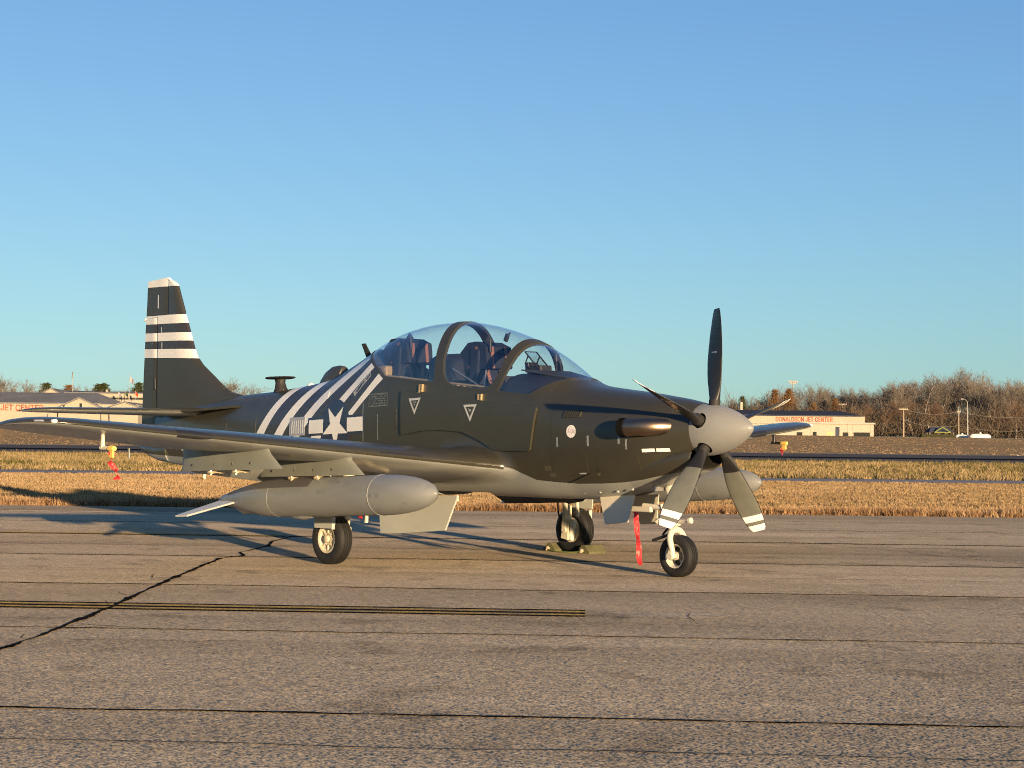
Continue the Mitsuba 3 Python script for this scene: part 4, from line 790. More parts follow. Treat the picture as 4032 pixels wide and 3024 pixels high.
ap('bay_structure', cat(*[box((x, 0, .80), (.03, .33, .12)) for x in (-.15, -.38, -.62)], *[tube([(-.85, y, .78), (0.0, y, .80)], .012, 6) for y in (-.12, .05, .13)]), 'dull_metal')
ap('belly_rivet', cat(*[rbox((x, -.30, zz), (.025, .02, .02), .006) for x, zz in ((-.74, .735), (-.50, .74), (-.30, .76), (-.95, .73))]), 'grey_light', FU)

# ------------------------------------------------------------------ things at the aircraft: streamers, covers, chocks
def ribbon(P, w, seed, mat, name, label, cat_, twist=1.2, flat=False):
    P = curve(P, 40); r = np.random.default_rng(seed); ph = r.uniform(0, 6)
    fr = frames(P); L = []; Rr = []
    for k, (u, v) in enumerate(fr):
        a = ph + twist*math.sin(k*.22); dvec = math.cos(a)*u + math.sin(a)*v
        if flat:
            a = .35 + twist*math.sin(k*.3+seed); dvec = np.array([math.cos(a), math.sin(a), .08*math.sin(k*.5)])
        L.append(P[k]-dvec*w/2); Rr.append(P[k]+dvec*w/2)
    L, Rr = np.array(L), np.array(Rr); nv = np.cross(Rr-L, np.gradient(P, axis=0)); nv /= np.linalg.norm(nv, axis=1)[:, None]
    rings = [np.array([L[k]+nv[k]*.0015, Rr[k]+nv[k]*.0015, Rr[k]-nv[k]*.0015, L[k]-nv[k]*.0015]) for k in range(len(P))]
    k = put(name, loft(rings), mat, smooth=40); labels[k] = {'label': label, 'category': cat_}; return k
ribbon([(-.31, -.28, .63), (-.30, -.285, .58), (-.285, -.29, .45), (-.255, -.295, .30), (-.245, -.30, .20), (-.225, -.30, .115)], .052, 5, 'streamer_red', 'warning_streamer', 'long red streamer hanging beside the nose gear', 'streamer', .45, True)
a0 = toW((-2.36, -4.78, 1.21))
ribbon([a0, a0+[.0, .0, -.05], a0+[.05, -.03, -.10], a0+[.06, .01, -.16], a0+[.10, .0, -.24]], .06, 8, 'streamer_red', 'warning_streamer', 'red streamer hanging from the cover under the right wing', 'streamer', .9, True)
a1 = toW((-2.36, 4.72, 1.19))
ribbon([a1, a1+[0, .0, -.03], a1+[.01, .01, -.06], a1+[.01, .0, -.09]], .05, 9, 'streamer_red', 'warning_streamer', 'short red streamer under the left wing beyond the spinner', 'streamer', .6)
def cover(y, label):
    z = wz(abs(y)) - .205
    k = put('probe_cover', cat(tube([(-2.40, y, z+.03), (-2.34, y, z+.028), (-2.31, y, z+.027)], [.024, .028, .022], 12), rbox((-2.36, y, z-.02), (.07, .02, .07), .008)), 'cover_yellow', smooth=30, tw=MA); labels[k] = {'label': label, 'category': 'cover'}
cover(-4.78, 'yellow probe cover under the right wing near the tip'); cover(4.78, 'yellow probe cover under the left wing beyond the spinner')
k = put('warning_tag', slab([toW((-3.02, -1.62, .62)), toW((-2.97, -1.62, .62)), toW((-2.95, -1.60, .50)), toW((-3.02, -1.60, .51))], .004), 'streamer_red', smooth=False); labels[k] = {'label': 'red tag hanging on the right main gear leg', 'category': 'tag'}
def chock(x0, x1, label):
    w = [(x0, 0), (x1, 0), (x1, .025), (x0+(x1-x0)*.62, .10), (x0+(x1-x0)*.40, .10), (x0, .025)]
    k = put('wheel_chock', prism(sg.Polygon(w), 1.64, 1.93), 'chock_wood', smooth=False); labels[k] = {'label': label, 'category': 'wheel chock'}
    put('rope_knot', cat(trimesh.creation.icosphere(2, .024), tube([(0, 0, -.01), (.02, -.04, -.015)], .010, 6)).apply_translation([(x0+x1)/2, 1.617, .035]), 'rope_tan', k)
    return k
paint('rope_tan', (.36, .27, .19), rough=.8); paint('rope_green', (.10, .12, .03), rough=.8)
c1 = chock(-3.63, -3.43, 'wooden wheel chock behind the left main wheel'); c2 = chock(-3.05, -2.85, 'wooden wheel chock in front of the left main wheel')
put('chock_rope', tube(curve([(-3.54, 1.612, .03), (-3.40, 1.56, .012), (-3.2, 1.54, .011), (-3.05, 1.57, .012), (-2.94, 1.612, .03)], 20), .009, 8), 'rope_green', c1)

# ------------------------------------------------------------------ airport buildings beyond the runway; du(u, d): metres to the right for a column of the 4032 wide frame
def du(u, d): return (u-2016)/FPX*d
def zv(u, v, d): return CAM[2] + (1771.5 + (u-2016)*0.01045 - v)/FPX*d
def slabbox(d0, d1, s0, s1, z0, z1):
    P = np.vstack([DS([d0, d0, d1, d1], [s0, s1, s1, s0], z) for z in (z0, z1)]); return trimesh.convex.convex_hull(P)
def wall_fn(p, n, uv):
    a = (p.x*RH[0] + p.y*RH[1])
    rib = dr.abs(a*1.6 - dr.floor(a*1.6) - .5)
    return mi.Color3f(.325, .28, .22)*(.90 + .14*fbm(p.x*.4, p.y*.4, p.z*1.2, octaves=3))*(0.97 + .06*dr.select(rib < .06, -1.0, .3))
matt('cream_cladding', proc(wall_fn)); matt('cream_trim', (.335, .29, .235)); matt('roof_sheet', proc(lambda p, n, uv: mi.Color3f(.17, .165, .165)*(.8 + .4*fbm(p.x*.3, p.y*.3, 0, octaves=3))))
matt('window_dark', (.025, .027, .025)); matt('sign_red', (.50, .085, .05)); matt('sign_dark', (.20, .05, .035)); matt('roof_blue', (.05, .055, .075)); matt('tan_wall', (.45, .33, .19)); matt('door_grey', (.30, .28, .25))
paint('window_gloss', (.03, .032, .03), rough=.2, spec=.5)
def letters(text, h, depth, bold=True):
    return meshkit.text_mesh(text, h, depth, bold=bold)
def wall_text(text, d, s0, z0, h, width, parent, mats):
    """Lettering standing on a wall that faces the standpoint: each letter a part."""
    m = letters(text, h, .06); k = width/(m.bounds[1][0]-m.bounds[0][0]); adv = 0.0
    for i, ch in enumerate(text):
        if ch == ' ': continue
        pre = letters(text[:i+1], h, .06); g = letters(ch, h, .06)
        x1 = pre.bounds[1][0]; x0 = x1 - (g.bounds[1][0]-g.bounds[0][0])
        g.apply_translation([x0-g.bounds[0][0], 0, 0]); v = g.vertices
        W = DS(d - .02 - v[:, 2], s0 + (v[:, 0]-m.bounds[0][0])*k, 0); W[:, 2] = z0 + v[:, 1]
        g = trimesh.Trimesh(W, g.faces, process=False)
        if g.volume < 0: g.invert()
        put('sign_letter', g, mats[i % len(mats)], parent, smooth=False)
def gable(d, s0, s1, z0, ze, zr, depth, parent, name='gable_wall'):
    sm = (s0+s1)/2
    pr = [(s0, z0), (s1, z0), (s1, ze), (sm, zr), (s0, ze)]
    P = np.vstack([np.array([DS(dd_, s, z) for s, z in pr]) for dd_ in (d, d+depth)])
    return put(name, trimesh.convex.convex_hull(P), 'cream_cladding', parent, smooth=False)
def gable_roof(d, s0, s1, ze, zr, depth, parent, over=.5):
    sm = (s0+s1)/2; o = []
    for a, b in ((s0-over, sm), (s1+over, sm)):
        zl = ze - (zr-ze)/(sm-s0)*over
        q = [(a, zl+.06), (b, zr+.06), (b, zr+.28), (a, zl+.28)]
        o.append(trimesh.convex.convex_hull(np.vstack([np.array([DS(dd_, s, z) for s, z in q]) for dd_ in (d-over, d+depth+over)])))
    return put('roof', cat(*o), 'roof_sheet', parent, smooth=False)

# right: long low hangar with a lean-to front
d = 420.0; zb = zv(3300, 1724, d)
H1 = thing('hangar', 'long cream hangar with red lettering right of the propeller', 'hangar')
sL, sR = du(2790, d), du(3407, d); ze = zv(3300, 1640, d); zr = zv(3300, 1624, d)
put('wall', slabbox(d, d+26, sL, sR, zb-1, ze), 'cream_cladding', H1, smooth=False)
R = np.array([DS(d-.5, sL-.5, ze), DS(d-.5, du(3392, d), ze), DS(d+13, du(3350, d), zr+.5), DS(d+13, sL-.5, zr+.5), DS(d+27, sL-.5, ze), DS(d+27, sR+.5, ze)])
R = np.vstack([R, R+[0, 0, .25]])
put('roof', trimesh.convex.convex_hull(R), 'roof_blue', H1, smooth=False)
zl = zv(3300, 1671, d); sR2 = du(3431, d)
lt = put('lean_to_front', slabbox(d-3.2, d-.01, sL, sR2, zb-1, zl), 'cream_trim', H1, smooth=False)
put('lean_to_roof', slabbox(d-3.8, d-.01, sL-.3, sR2+.3, zl+.01, zl+.45), 'door_grey', H1, smooth=False)
wall_text('DONALDSON JET CENTER', d, du(3056, d), zv(3170, 1660, d), 1.18, du(3280, d)-du(3056, d), H1, ['sign_red', 'sign_red', 'sign_dark', 'sign_red', 'sign_red', 'sign_dark'])
for u0, u1, v0, v1, m_ in ((3130, 3152, 1702, 1718, 'window_dark'), (3193, 3208, 1701, 1716, 'window_dark'), (3281, 3297, 1682, 1719, 'roof_blue'), (3310, 3334, 1703, 1719, 'window_dark'), (3352, 3416, 1703, 1719, 'window_dark'), (3246, 3274, 1700, 1719, 'tan_wall')):
    put('window', slabbox(d-3.26, d-3.19, du(u0, d), du(u1, d), zv(u0, v1, d), zv(u0, v0, d)), m_, H1, smooth=False)
for u0 in (3184, 3330, 3348, 3419): put('wall_post', slabbox(d-3.30, d-3.20, du(u0, d), du(u0+2.5, d), zb-1, zl), 'cream_trim', H1, smooth=False)
k = put('standpipe', tube([DS(455, du(2919, 455), zb), DS(455, du(2919, 455), zv(2919, 1583, 455))], .5, 16), 'cream_trim', smooth=40); labels[k] = {'label': 'pale upright pipe behind the spinner and the hangar roof', 'category': 'pole'}

# left: lettered hangar with two gables, and a taller hall behind it
d = 330.0; zb = zv(200, 1674, d)
H2 = thing('hangar', 'cream hangar with JET CENTER in red letters at the left edge', 'hangar')
s0, s1 = du(-420, d), du(545, d); ze = zv(100, 1589, d); zr = zv(100, 1567, d)
put('wall', slabbox(d, d+30, s0, s1, zb-1, ze), 'cream_cladding', H2, smooth=False)
R = np.array([DS(d-.5, s0, ze), DS(d-.5, du(399, d), ze), DS(d+15, du(310, d), zr+1.5), DS(d+15, s0, zr+1.5), DS(d+31, s0, ze), DS(d+31, du(399, d), ze)])
put('roof', trimesh.convex.convex_hull(np.vstack([R, R+[0, 0, .2]])), 'roof_sheet', H2, smooth=False)
for u0, u1, ve, vr in ((238, 403, 1606, 1569), (440, 552, 1604, 1586)):
    gable(d-1.5, du(u0, d), du(u1, d), zb-1, zv(u0, ve, d), zv(u0, vr, d), 22, H2); gable_roof(d-1.5, du(u0, d), du(u1, d), zv(u0, ve, d), zv(u0, vr, d), 22, H2, .35)
wall_text('JET CENTER', d, du(3, d), zv(90, 1616, d), 1.18, du(172, d)-du(3, d), H2, ['sign_red', 'sign_red', 'sign_dark'])
wall_text('DONALDSON', d, du(-215, d), zv(-100, 1614, d), 1.18, du(-25, d)-du(-215, d), H2, ['sign_red', 'sign_dark'])
for u0 in (201, 407, 470, 486): put('panel_seam', slabbox(d-1.62, d-1.51, du(u0, d), du(u0+2.2, d), zb-1, zb+2.6), 'door_grey', H2, smooth=False)
for u0, u1, v0, v1 in ((322, 331, 1589, 1604), (258, 263, 1594, 1604)): put('vent_window', slabbox(d-1.62, d-1.51, du(u0, d), du(u1, d), zv(u0, v1, d), zv(u0, v0, d)), 'window_dark', H2, smooth=False)
d = 430.0; zb = zv(300, 1640, d)
H3 = thing('hangar', 'tall cream hall with a gable and a dark window band behind the lettered hangar', 'hangar')
zw = zv(300, 1547, d)
put('wall', slabbox(d+2, d+34, du(249, d), du(640, d), zb-1, zw-.02), 'cream_cladding', H3, smooth=False)
gable(d, du(150, d), du(249, d), zb-1, zv(150, 1556, d), zv(200, 1532, d), 26, H3); gable_roof(d, du(150, d), du(249, d), zv(150, 1556, d), zv(200, 1532, d), 26, H3, .4)
R = np.array([DS(d+1.4, du(246, d), zw), DS(d+1.4, du(640, d), zw), DS(d+18, du(205, d), zv(300, 1533, d)), DS(d+18, du(640, d), zv(300, 1536, d)), DS(d+35, du(246, d), zw), DS(d+35, du(640, d), zw)])
put('roof', trimesh.convex.convex_hull(np.vstack([R, R+[0, 0, .2]])), 'roof_sheet', H3, smooth=False)
put('window_band', slabbox(d+1.9, d+1.99, du(312, d), du(640, d), zv(312, 1571, d), zv(312, 1563, d)), 'window_gloss', H3, smooth=False)
put('brick_panel', slabbox(d+1.88, d+1.99, du(250, d), du(281, d), zv(250, 1568, d), zv(250, 1560, d)), 'tan_wall', H3, smooth=False)
put('roof_vent', slabbox(d+6, d+7, du(394, d), du(400, d), zw+.5, zv(394, 1531, d)), 'cream_trim', H3, smooth=False)
for u0 in (349, 374, 472, 501): put('window_mullion', slabbox(d+1.80, d+1.89, du(u0, d), du(u0+3, d), zv(u0, 1572, d), zv(u0, 1563, d)), 'cream_trim', H3, smooth=False)

# poles, masts, wires, flags
paint('pole_wood', (.26, .205, .15), rough=.8); paint('pole_metal', (.24, .235, .225), rough=.6)
def ground_at(d, u): return float(terrain(d, du(u, d)))
def pole(u, vt, d, r, name, label, cat_, mat='pole_wood', arms=(), extra=None):
    zt = zv(u, vt, d); s = du(u, d); key = thing(name, label, cat_)
    put('post', tube([DS(d, s, ground_at(d, u)-1), DS(d, s, zt)], [r*1.25, r*.8], 10), mat, key, smooth=40)
    for (va, w) in arms:
        za = zv(u, va, d); put('crossarm', slabbox(d-.30, d-.12, s-w/2, s+w/2, za-.18, za+.18), mat, key, smooth=False)
        for q in np.linspace(-.45, .45, 4): put('insulator', tube([DS(d-.2, s+w*q, za+.19), DS(d-.2, s+w*q, za+.5)], .07, 6), 'pole_metal', key)
    if extra: extra(key, d, s, zt)
    return key
pole(3559, 1607, 445, .20, 'utility_pole', 'wooden utility pole with a crossarm right of the lettered hangar', 'utility pole', arms=((1612, 2.6),))
pole(3319, 1590, 470, .15, 'utility_pole', 'utility pole whose crossarm shows above the right hangar roof', 'utility pole', arms=((1593, 2.4),))
pole(3106, 1598, 470, .15, 'utility_pole', 'utility pole crossarm close to the raised right propeller blade', 'utility pole', arms=((1602, 2.4),))
pole(3370, 1604, 470, .12, 'utility_pole', 'plain slim utility pole above the right end of the hangar roof', 'utility pole')
pole(3776, 1602, 455, .16, 'utility_pole', 'dark utility pole left of the tall lamp post', 'utility pole', arms=((1622, 1.2),))
def lamp_arm(key, d, s, zt):
    put('lamp_arm', tube(curve([DS(d, s, zt-.3), DS(d, s-.5, zt+.5), DS(d, s-1.3, zt+.75)], 10), .07, 8), 'pole_metal', key)
    put('lamp_head', slabbox(d-.15, d+.15, s-1.9, s-1.2, zt+.62, zt+.86), 'pole_metal', key, smooth=False)
pole(3811, 1582, 440, .18, 'street_lamp', 'tall grey lamp post near the white tanks', 'street lamp', 'pole_metal', extra=lamp_arm)
def flood(key, d, s, zt):
    put('light_rack', slabbox(d-.1, d+.1, s-1.5, s+1.5, zt-.1, zt+.1), 'pole_metal', key, smooth=False)
    for q in (-1.3, -.65, 0, .65, 1.3):
        put('floodlight', slabbox(d-.55, d-.12, s+q-.25, s+q+.25, zt+.08, zt+.55), 'cream_trim', key, smooth=False)
        if abs(q) < 1: put('floodlight', slabbox(d-.55, d-.12, s+q-.2, s+q+.2, zt-.62, zt-.2), 'cream_trim', key, smooth=False)
pole(3123, 1506, 520, .22, 'floodlight_mast', 'tall floodlight mast rising above the bare trees', 'floodlight mast', 'pole_metal', extra=flood)
pole(285, 1468, 440, .10, 'radio_mast', 'slim dark mast in front of the tall hall', 'mast', 'pole_metal', extra=lambda k, d, s, z: [put('mast_fitting', tube([DS(d, s-.12, z-a_), DS(d, s-.12, z-b_)], .15, 8), 'black_metal', k) for a_, b_ in ((1.6, -.2), (9, 7.5))])
FP = pole(510, 1470, 425, .07, 'flagpole', 'slim flagpole beside the tail fin', 'flagpole', 'pole_metal')
matt('flag_grey', (.28, .27, .30)); matt('flag_red', (.50, .06, .03)); matt('flag_dark', (.05, .07, .04))
def flag(u, v, d, w, h, mat, label):
    P = []
    for q in np.linspace(0, 1, 9):
        s = du(u, d) + w*q*.8; z = zv(u, v, d) - .8*w*q; dd_ = d + .35*math.sin(q*5)
        P.append(np.array([DS(dd_, s, z), DS(dd_, s-.1, z-h), DS(dd_+.02, s-.1, z-h), DS(dd_+.02, s, z)]))
    k = put('flag', loft(P), mat, smooth=40); labels[k] = {'label': label, 'category': 'flag'}
flag(511, 1482, 425, 1.5, 1.3, 'flag_grey', 'limp grey flag near the top of the flagpole')
for u, v, m_, lb, lp in ((533, 1541, 'flag_red', 'small red flag on a low pole by the tail fin', 'low flagpole carrying the red flag'), (494, 1542, 'flag_dark', 'small dark green flag left of the tall flagpole', 'low flagpole carrying the dark green flag'), (466, 1543, 'flag_grey', 'small grey flag on the low pole farthest from the fin', 'low flagpole carrying the small grey flag')):
    pole(u-1, v-2, 424, .05, 'flagpole', lp, 'flagpole', 'pole_metal'); flag(u, v, 424, 1.0, .9, m_, lb)
def wire(u0, v0, d0, u1, v1, d1, label):
    P = [np.array(DS(d0+(d1-d0)*f, du(u0+(u1-u0)*f, d0+(d1-d0)*f), zv(u0+(u1-u0)*f, v0+(v1-v0)*f, d0+(d1-d0)*f) - 1.1*4*f*(1-f))) for f in np.linspace(0, 1, 12)]
    k = put('power_line', tube(P, .022, 5), 'pole_metal', smooth=40); labels[k] = {'label': label, 'category': 'power line'}
wire(3370, 1606, 470, 3559, 1611, 444.8, 'power line left of the crossarm utility pole'); wire(3559, 1611, 444.8, 3776, 1621, 454.7, 'power line between the crossarm pole and the dark pole'); wire(3776, 1621, 454.7, 4090, 1636, 450, 'power line running off to the right edge')
wire(3559, 1652, 444.8, 3776, 1676, 454.7, 'lower power line between the crossarm pole and the dark pole'); wire(3776, 1676, 454.7, 4090, 1690, 450, 'lower power line running to the right edge')
# pavilion, tanks, small buildings at the foot of the wood
d = 438.0
PV = thing('pavilion', 'small pavilion with a dark blue roof and green gable at the wood edge', 'pavilion')
zb = ground_at(d, 3720); s0, s1 = du(3660, d), du(3762, d); ze = zv(3720, 1703, d); zr = zv(3720, 1681, d)
put('roof', cat(trimesh.convex.convex_hull(np.array([DS(d, s0, ze), DS(d, s1, ze), DS(d+6, s0, ze), DS(d+6, s1, ze), DS(d+3, s0+1.2, zr), DS(d+3, s1-1.2, zr)]))), 'roof_blue', PV, smooth=False)
matt('gable_green', (.17, .19, .06))
sm = du(3712, d); put('gable', cat(*[tube([DS(d-.3, sm-2.3, ze), DS(d-.3, sm, zr-.1)], .16, 6), tube([DS(d-.3, sm+2.3, ze), DS(d-.3, sm, zr-.1)], .16, 6), tube([DS(d-.3, sm-2.3, ze), DS(d-.3, sm+2.3, ze)], .16, 6)]), 'gable_green', PV)
for q in (.04, .35, .65, .96): put('post', tube([DS(d+.4, s0+(s1-s0)*q, zb-1), DS(d+.4, s0+(s1-s0)*q, ze+.05)], .12, 8), 'pole_wood', PV)
k = put('hedge_bank', slabbox(d-1.5, d+.2, du(3625, d), du(3770, d), zb-1, zv(3700, 1711, d)), 'hedge_dark', smooth=False); labels[k] = {'label': 'low dark green wall in front of the pavilion', 'category': 'wall'}
matt('hedge_dark', (.035, .036, .020))
paint('tank_white', (.50, .48, .44), rough=.45)
def htank(u0, u1, vt, vb, d, label):
    s0, s1 = du(u0, d), du(u1, d); zt, zb_ = zv(u0, vt, d), zv(u0, vb, d); r = (zt-zb_)/2; P = []
    for f, k in ((0, .05), (.04, .55), (.10, .85), (.18, 1), (.82, 1), (.90, .85), (.96, .55), (1, .05)): 
        a = np.linspace(0, 2*np.pi, 20, endpoint=False); c = DS(d, s0+(s1-s0)*f, (zt+zb_)/2)
        P.append(c + r*k*(np.cos(a)[:, None]*FH + np.sin(a)[:, None]*np.array([0, 0, 1])))
    key = thing('storage_tank', label, 'tank'); put('shell', loft(P), 'tank_white', key, smooth=40)
    put('manway', tube([DS(d, (s0+s1)/2, zt-.05), DS(d, (s0+s1)/2, zt+.35)], .28, 12), 'tank_white', key)
    for f in (.22, .78): put('saddle', slabbox(d-r*.8, d+r*.8, s0+(s1-s0)*f-.2, s0+(s1-s0)*f+.2, zb_-1.2, zb_+.3), 'pole_metal', key, smooth=False)
htank(3763, 3816, 1711, 1729, 415, 'short white storage tank left of the longer one'); htank(3818, 3904, 1708, 1732, 410, 'long white storage tank on the grass crest at the right')
k = thing('distance_marker', 'small white marker box beside the far runway edge at the right', 'marker'); put('box', slabbox(183, 183.5, du(4006, 183), du(4014, 183), zv(4006, 1800, 183), zv(4006, 1792, 183)), 'tank_white', k, smooth=False); put('leg', slabbox(183.1, 183.4, du(4008, 183), du(4011, 183), zv(4006, 1811, 183), zv(4006, 1800, 183)), 'pole_metal', k, smooth=False)
# taxiway edge light in the grass left of the tank
def edge_light(d, u, vt, vb, label):
    key = thing('taxiway_light', label, 'edge light'); s = du(u, d); z0, z1 = zv(u, vb, d), zv(u, vt, d); h = z1-z0
    put('stake', tube([DS(d, s, z0-.1), DS(d, s, z0+h*.74)], [.045, .062], 12), 'cover_yellow_pale', key); put('lamp', cat(tube([DS(d, s, z0+h*.74), DS(d, s, z0+h*.80), DS(d, s, z1)], [.075, .085, .06], 12)), 'black_metal', key)
paint('cover_yellow_pale', (.66, .55, .38), rough=.6)
edge_light(58, 811, 1857, 1893, 'pale edge light post with a dark lamp in the grass below the wing')
# frost heaves and stones nobody counts are left to the ground material

# ------------------------------------------------------------------ trees: trunk with limbs, crown of fine twigs
def bark_fn(p, n, uv): return mi.Color3f(.38, .33, .275)*(.65 + .7*fbm(p.x*.8, p.y*.8, p.z*.8, octaves=3))
matt('bark', proc(bark_fn)); matt('twig', (.158, .134, .114)); matt('twig_dark', (.105, .082, .062)); matt('twig_rust', (.135, .088, .060))
def leaf_bsdf(name, c): scene[name] = {'type': 'principledthin', 'base_color': rgb(c), 'roughness': .6, 'diff_trans': .5, 'spec_trans': 0.0}
leaf_bsdf('pine_needles', (.060, .068, .026)); leaf_bsdf('brown_leaves', (.19, .105, .045))
def bare_tree(seed, H, spread, base=.30, lean=0):
    r = np.random.default_rng(seed); segs = []; tw = []
    def grow(p, d, L, rad, lev):
        n_ = 3; q = p
        for k in range(n_):
            d2 = d + r.normal(0, .10 + .05*lev, 3); d2[2] += .05; d2 /= np.linalg.norm(d2); e = q + d2*L/n_
            r0, r1 = rad*(1-.18*k), rad*(1-.18*(k+1)); segs.append((q, e, r0, r1)); q = e; d = d2
            if lev >= 1 or k >= 1:
                m_ = 2 if lev < 3 else 1
                for _ in range(m_):
                    if lev < 4:
                        az = r.uniform(0, 2*np.pi); side = np.array([math.cos(az), math.sin(az), 0.0]); b = d*r.uniform(.55, 1.0) + side*r.uniform(.45, .95)*spread; b[2] += .15; b /= np.linalg.norm(b)
                        if r.random() < (.95, .95, .85, .8)[lev]: grow(q, b, L*r.uniform(.48, .72), r1*r.uniform(.42, .62), lev+1)
                    else: pass
        if lev < 3: grow(q, d, L*.62, rad*.5, lev+1)
        else:
            for _ in range(4):
                b = d + r.normal(0, .5, 3); b[2] += .2; b /= np.linalg.norm(b); tw.append((q - d*r.uniform(0, L), b, L*r.uniform(.5, 1.0)))
    grow(np.array([0, 0, -1.0]), np.array([lean, 0, 1.0]), H*(base+.06), H*.014, 0)
    big = [s for s in segs if s[2] > H*.0028]; small = [s for s in segs if s[2] <= H*.0028]
    def prisms(ss, k):
        V, F = [], []; a = np.arange(k)*2*np.pi/k
        for q, e, r0, r1 in ss:
            t = (e-q)/np.linalg.norm(e-q); u = np.cross(t, [.3, .5, .2]); u /= np.linalg.norm(u); w = np.cross(t, u); o = len(V)*2*k
            V.append(np.vstack([q + r0*(np.cos(a)[:, None]*u + np.sin(a)[:, None]*w), e + r1*(np.cos(a)[:, None]*u + np.sin(a)[:, None]*w)]))
            j = np.arange(k); j2 = (j+1) % k; F.append(np.vstack([np.c_[o+j, o+j2, o+k+j2], np.c_[o+j, o+k+j2, o+k+j]]))
        return trimesh.Trimesh(np.vstack(V), np.vstack(F), process=False)
    trunk = prisms(big, 5); V, F = [], []
    for k, (q, b, L) in enumerate(tw):
        u = np.cross(b, r.normal(size=3)); u /= np.linalg.norm(u); w = .016*H/20*1.6
        V += [q - u*w, q + u*w, q + b*L]; F.append([3*k, 3*k+1, 3*k+2])
    tws = trimesh.Trimesh(np.array(V), np.array(F), process=False)
    for q in (trunk, tws): pass
    fine = cat(prisms([(a, b, max(c, H*.0009), max(d_, H*.0007)) for a, b, c, d_ in small], 3), tws)
    top = max(trunk.bounds[1][2], fine.bounds[1][2]); k = H/top
    trunk.apply_scale(k); fine.apply_scale(k); return trunk, fine
def conifer(seed, H, W):
    r = np.random.default_rng(seed); V, F = [], []; ctr = []
    for f in np.linspace(.30, .97, 13):                  # whorls of drooping limbs, uneven in length
        for az in np.linspace(0, 2*np.pi, 6, endpoint=False) + r.uniform(0, 2):
            L = W/2*(1.02-f)**.62*r.uniform(.45, 1.15)*(.6 if r.random() < .2 else 1)
            for g in np.linspace(.25, 1, 5): ctr.append([L*g*math.cos(az), L*g*math.sin(az), H*(f + r.normal(0, .012)) + .06*L*g, (.5 + .5*g)])
    for cx_, cy_, cz_, g in ctr:
        for _ in range(9):
            c = np.array([cx_, cy_, cz_]) + r.normal(0, .028*H, 3)*np.array([1, 1, .6]); u = r.normal(size=3); u /= np.linalg.norm(u); w = np.cross(u, r.normal(size=3)); w /= np.linalg.norm(w); s = r.uniform(.010, .022)*H
            o = len(V); V += [c-u*s, c+w*s*.4, c+u*s, c-w*s*.4]; F += [[o, o+1, o+2], [o, o+2, o+3]]
    lm = trimesh.Trimesh(np.array(V), np.array(F), process=False)
    tr = tube([(0, 0, -1), (0, 0, H*.5), (0, 0, H*.95)], [H*.018, H*.012, H*.003], 8); return tr, lm
VAR = []
for k, (sp, bs) in enumerate(((.62, .36), (.8, .30), (.55, .40), (.85, .28), (.7, .34))):
    a, b = bare_tree(40+k, 1.0*20, sp, bs); VAR.append((mikit.ply(a, 'bark', smooth=40), mikit.ply(b, 'twig', smooth=False), mikit.ply(b, 'twig_rust', smooth=False)))
CON = []
for k in range(3):
    a, b = conifer(70+k, 16, 9); CON.append((mikit.ply(a, 'bark', smooth=40), mikit.ply(b, 'pine_needles', smooth=False), mikit.ply(b, 'brown_leaves', smooth=False)))
def stand(u, vt, d, label, cat_='tree', group=None, kind='bare', wide=1.0, var=None, name='bare_tree', tint=1):
    s = du(u, d); zg = float(terrain(d, s)); H = zv(u, vt, d) - zg
    kk = int(rng.integers(0, len(VAR if kind == 'bare' else CON))) if var is None else var
    src = (VAR if kind == 'bare' else CON)[kk]; k = H/(20 if kind == 'bare' else 16); a = rng.uniform(0, 6.28)
    P = DS(d, s, zg); M = np.eye(4); c, s_ = math.cos(a)*k*wide, math.sin(a)*k*wide
    M[:3, :3] = [[c, -s_, 0], [s_, c, 0], [0, 0, k]]; M[:3, 3] = P
    key = thing(name, label, cat_, group); put('trunk', src[0], None, key, tw=M); put('crown', src[tint], None, key, tw=M); return key
top_r = [(2840, 1575), (2928, 1556), (2967, 1556), (3045, 1528), (3112, 1505), (3190, 1488), (3273, 1512), (3324, 1506), (3413, 1512), (3524, 1484), (3580, 1470), (3636, 1461), (3702, 1450), (3775, 1428), (3847, 1450), (3914, 1470), (3986, 1474), (4032, 1483), (4300, 1490)]
tu, tv = np.array(top_r).T
GL = 'leafless grey brown tree in the wood along the right skyline'
for k, u in enumerate(np.arange(2850, 4190, 30.0)):
    uu = u + rng.uniform(-10, 10); d = rng.uniform(470, 520)
    stand(uu, np.interp(uu, tu, tv) + rng.choice([0, 4, 12, 30, 48]) + rng.uniform(-4, 8), d, GL, group='leafless trees of the right wood', wide=rng.uniform(.95, 1.25))
for k, u in enumerate(np.arange(2870, 4190, 44.0)):
    uu = u + rng.uniform(-12, 12); d = rng.uniform(525, 585)
    stand(uu, np.interp(uu, tu, tv) + rng.uniform(14, 50), d, GL, group='leafless trees of the right wood', wide=rng.uniform(1.0, 1.4), tint=1 if rng.random() < .8 else 2)
for u, vt, wd in ((3380, 1585, 1.3), (3600, 1560, 1.5), (3650, 1575, 1.3), (3470, 1600, 1.2), (4000, 1560, 1.3)):
    stand(u, vt, 462, 'low rusty brown thicket tree in front of the right wood', group='rusty thicket trees in front of the right wood', wide=wd, tint=2, name='thicket_tree')
stand(3400, 1668, 436, 'small bare tree just right of the lettered hangar', wide=1.5, name='bare_tree', tint=2)
for u, vt, lb in ((2925, 1562, 'dark pine behind the pale upright pipe'), (3052, 1536, 'dark pine left of the floodlight mast'), (3108, 1532, 'dark pine just below the floodlight mast'), (3290, 1570, 'pine half hidden above the right hangar roof'), (3205, 1585, 'low pine above the lettering of the right hangar')):
    stand(uu := u, vt, 466, lb, kind='con', name='pine_tree', tint=1 if u in (2925,) else 2)
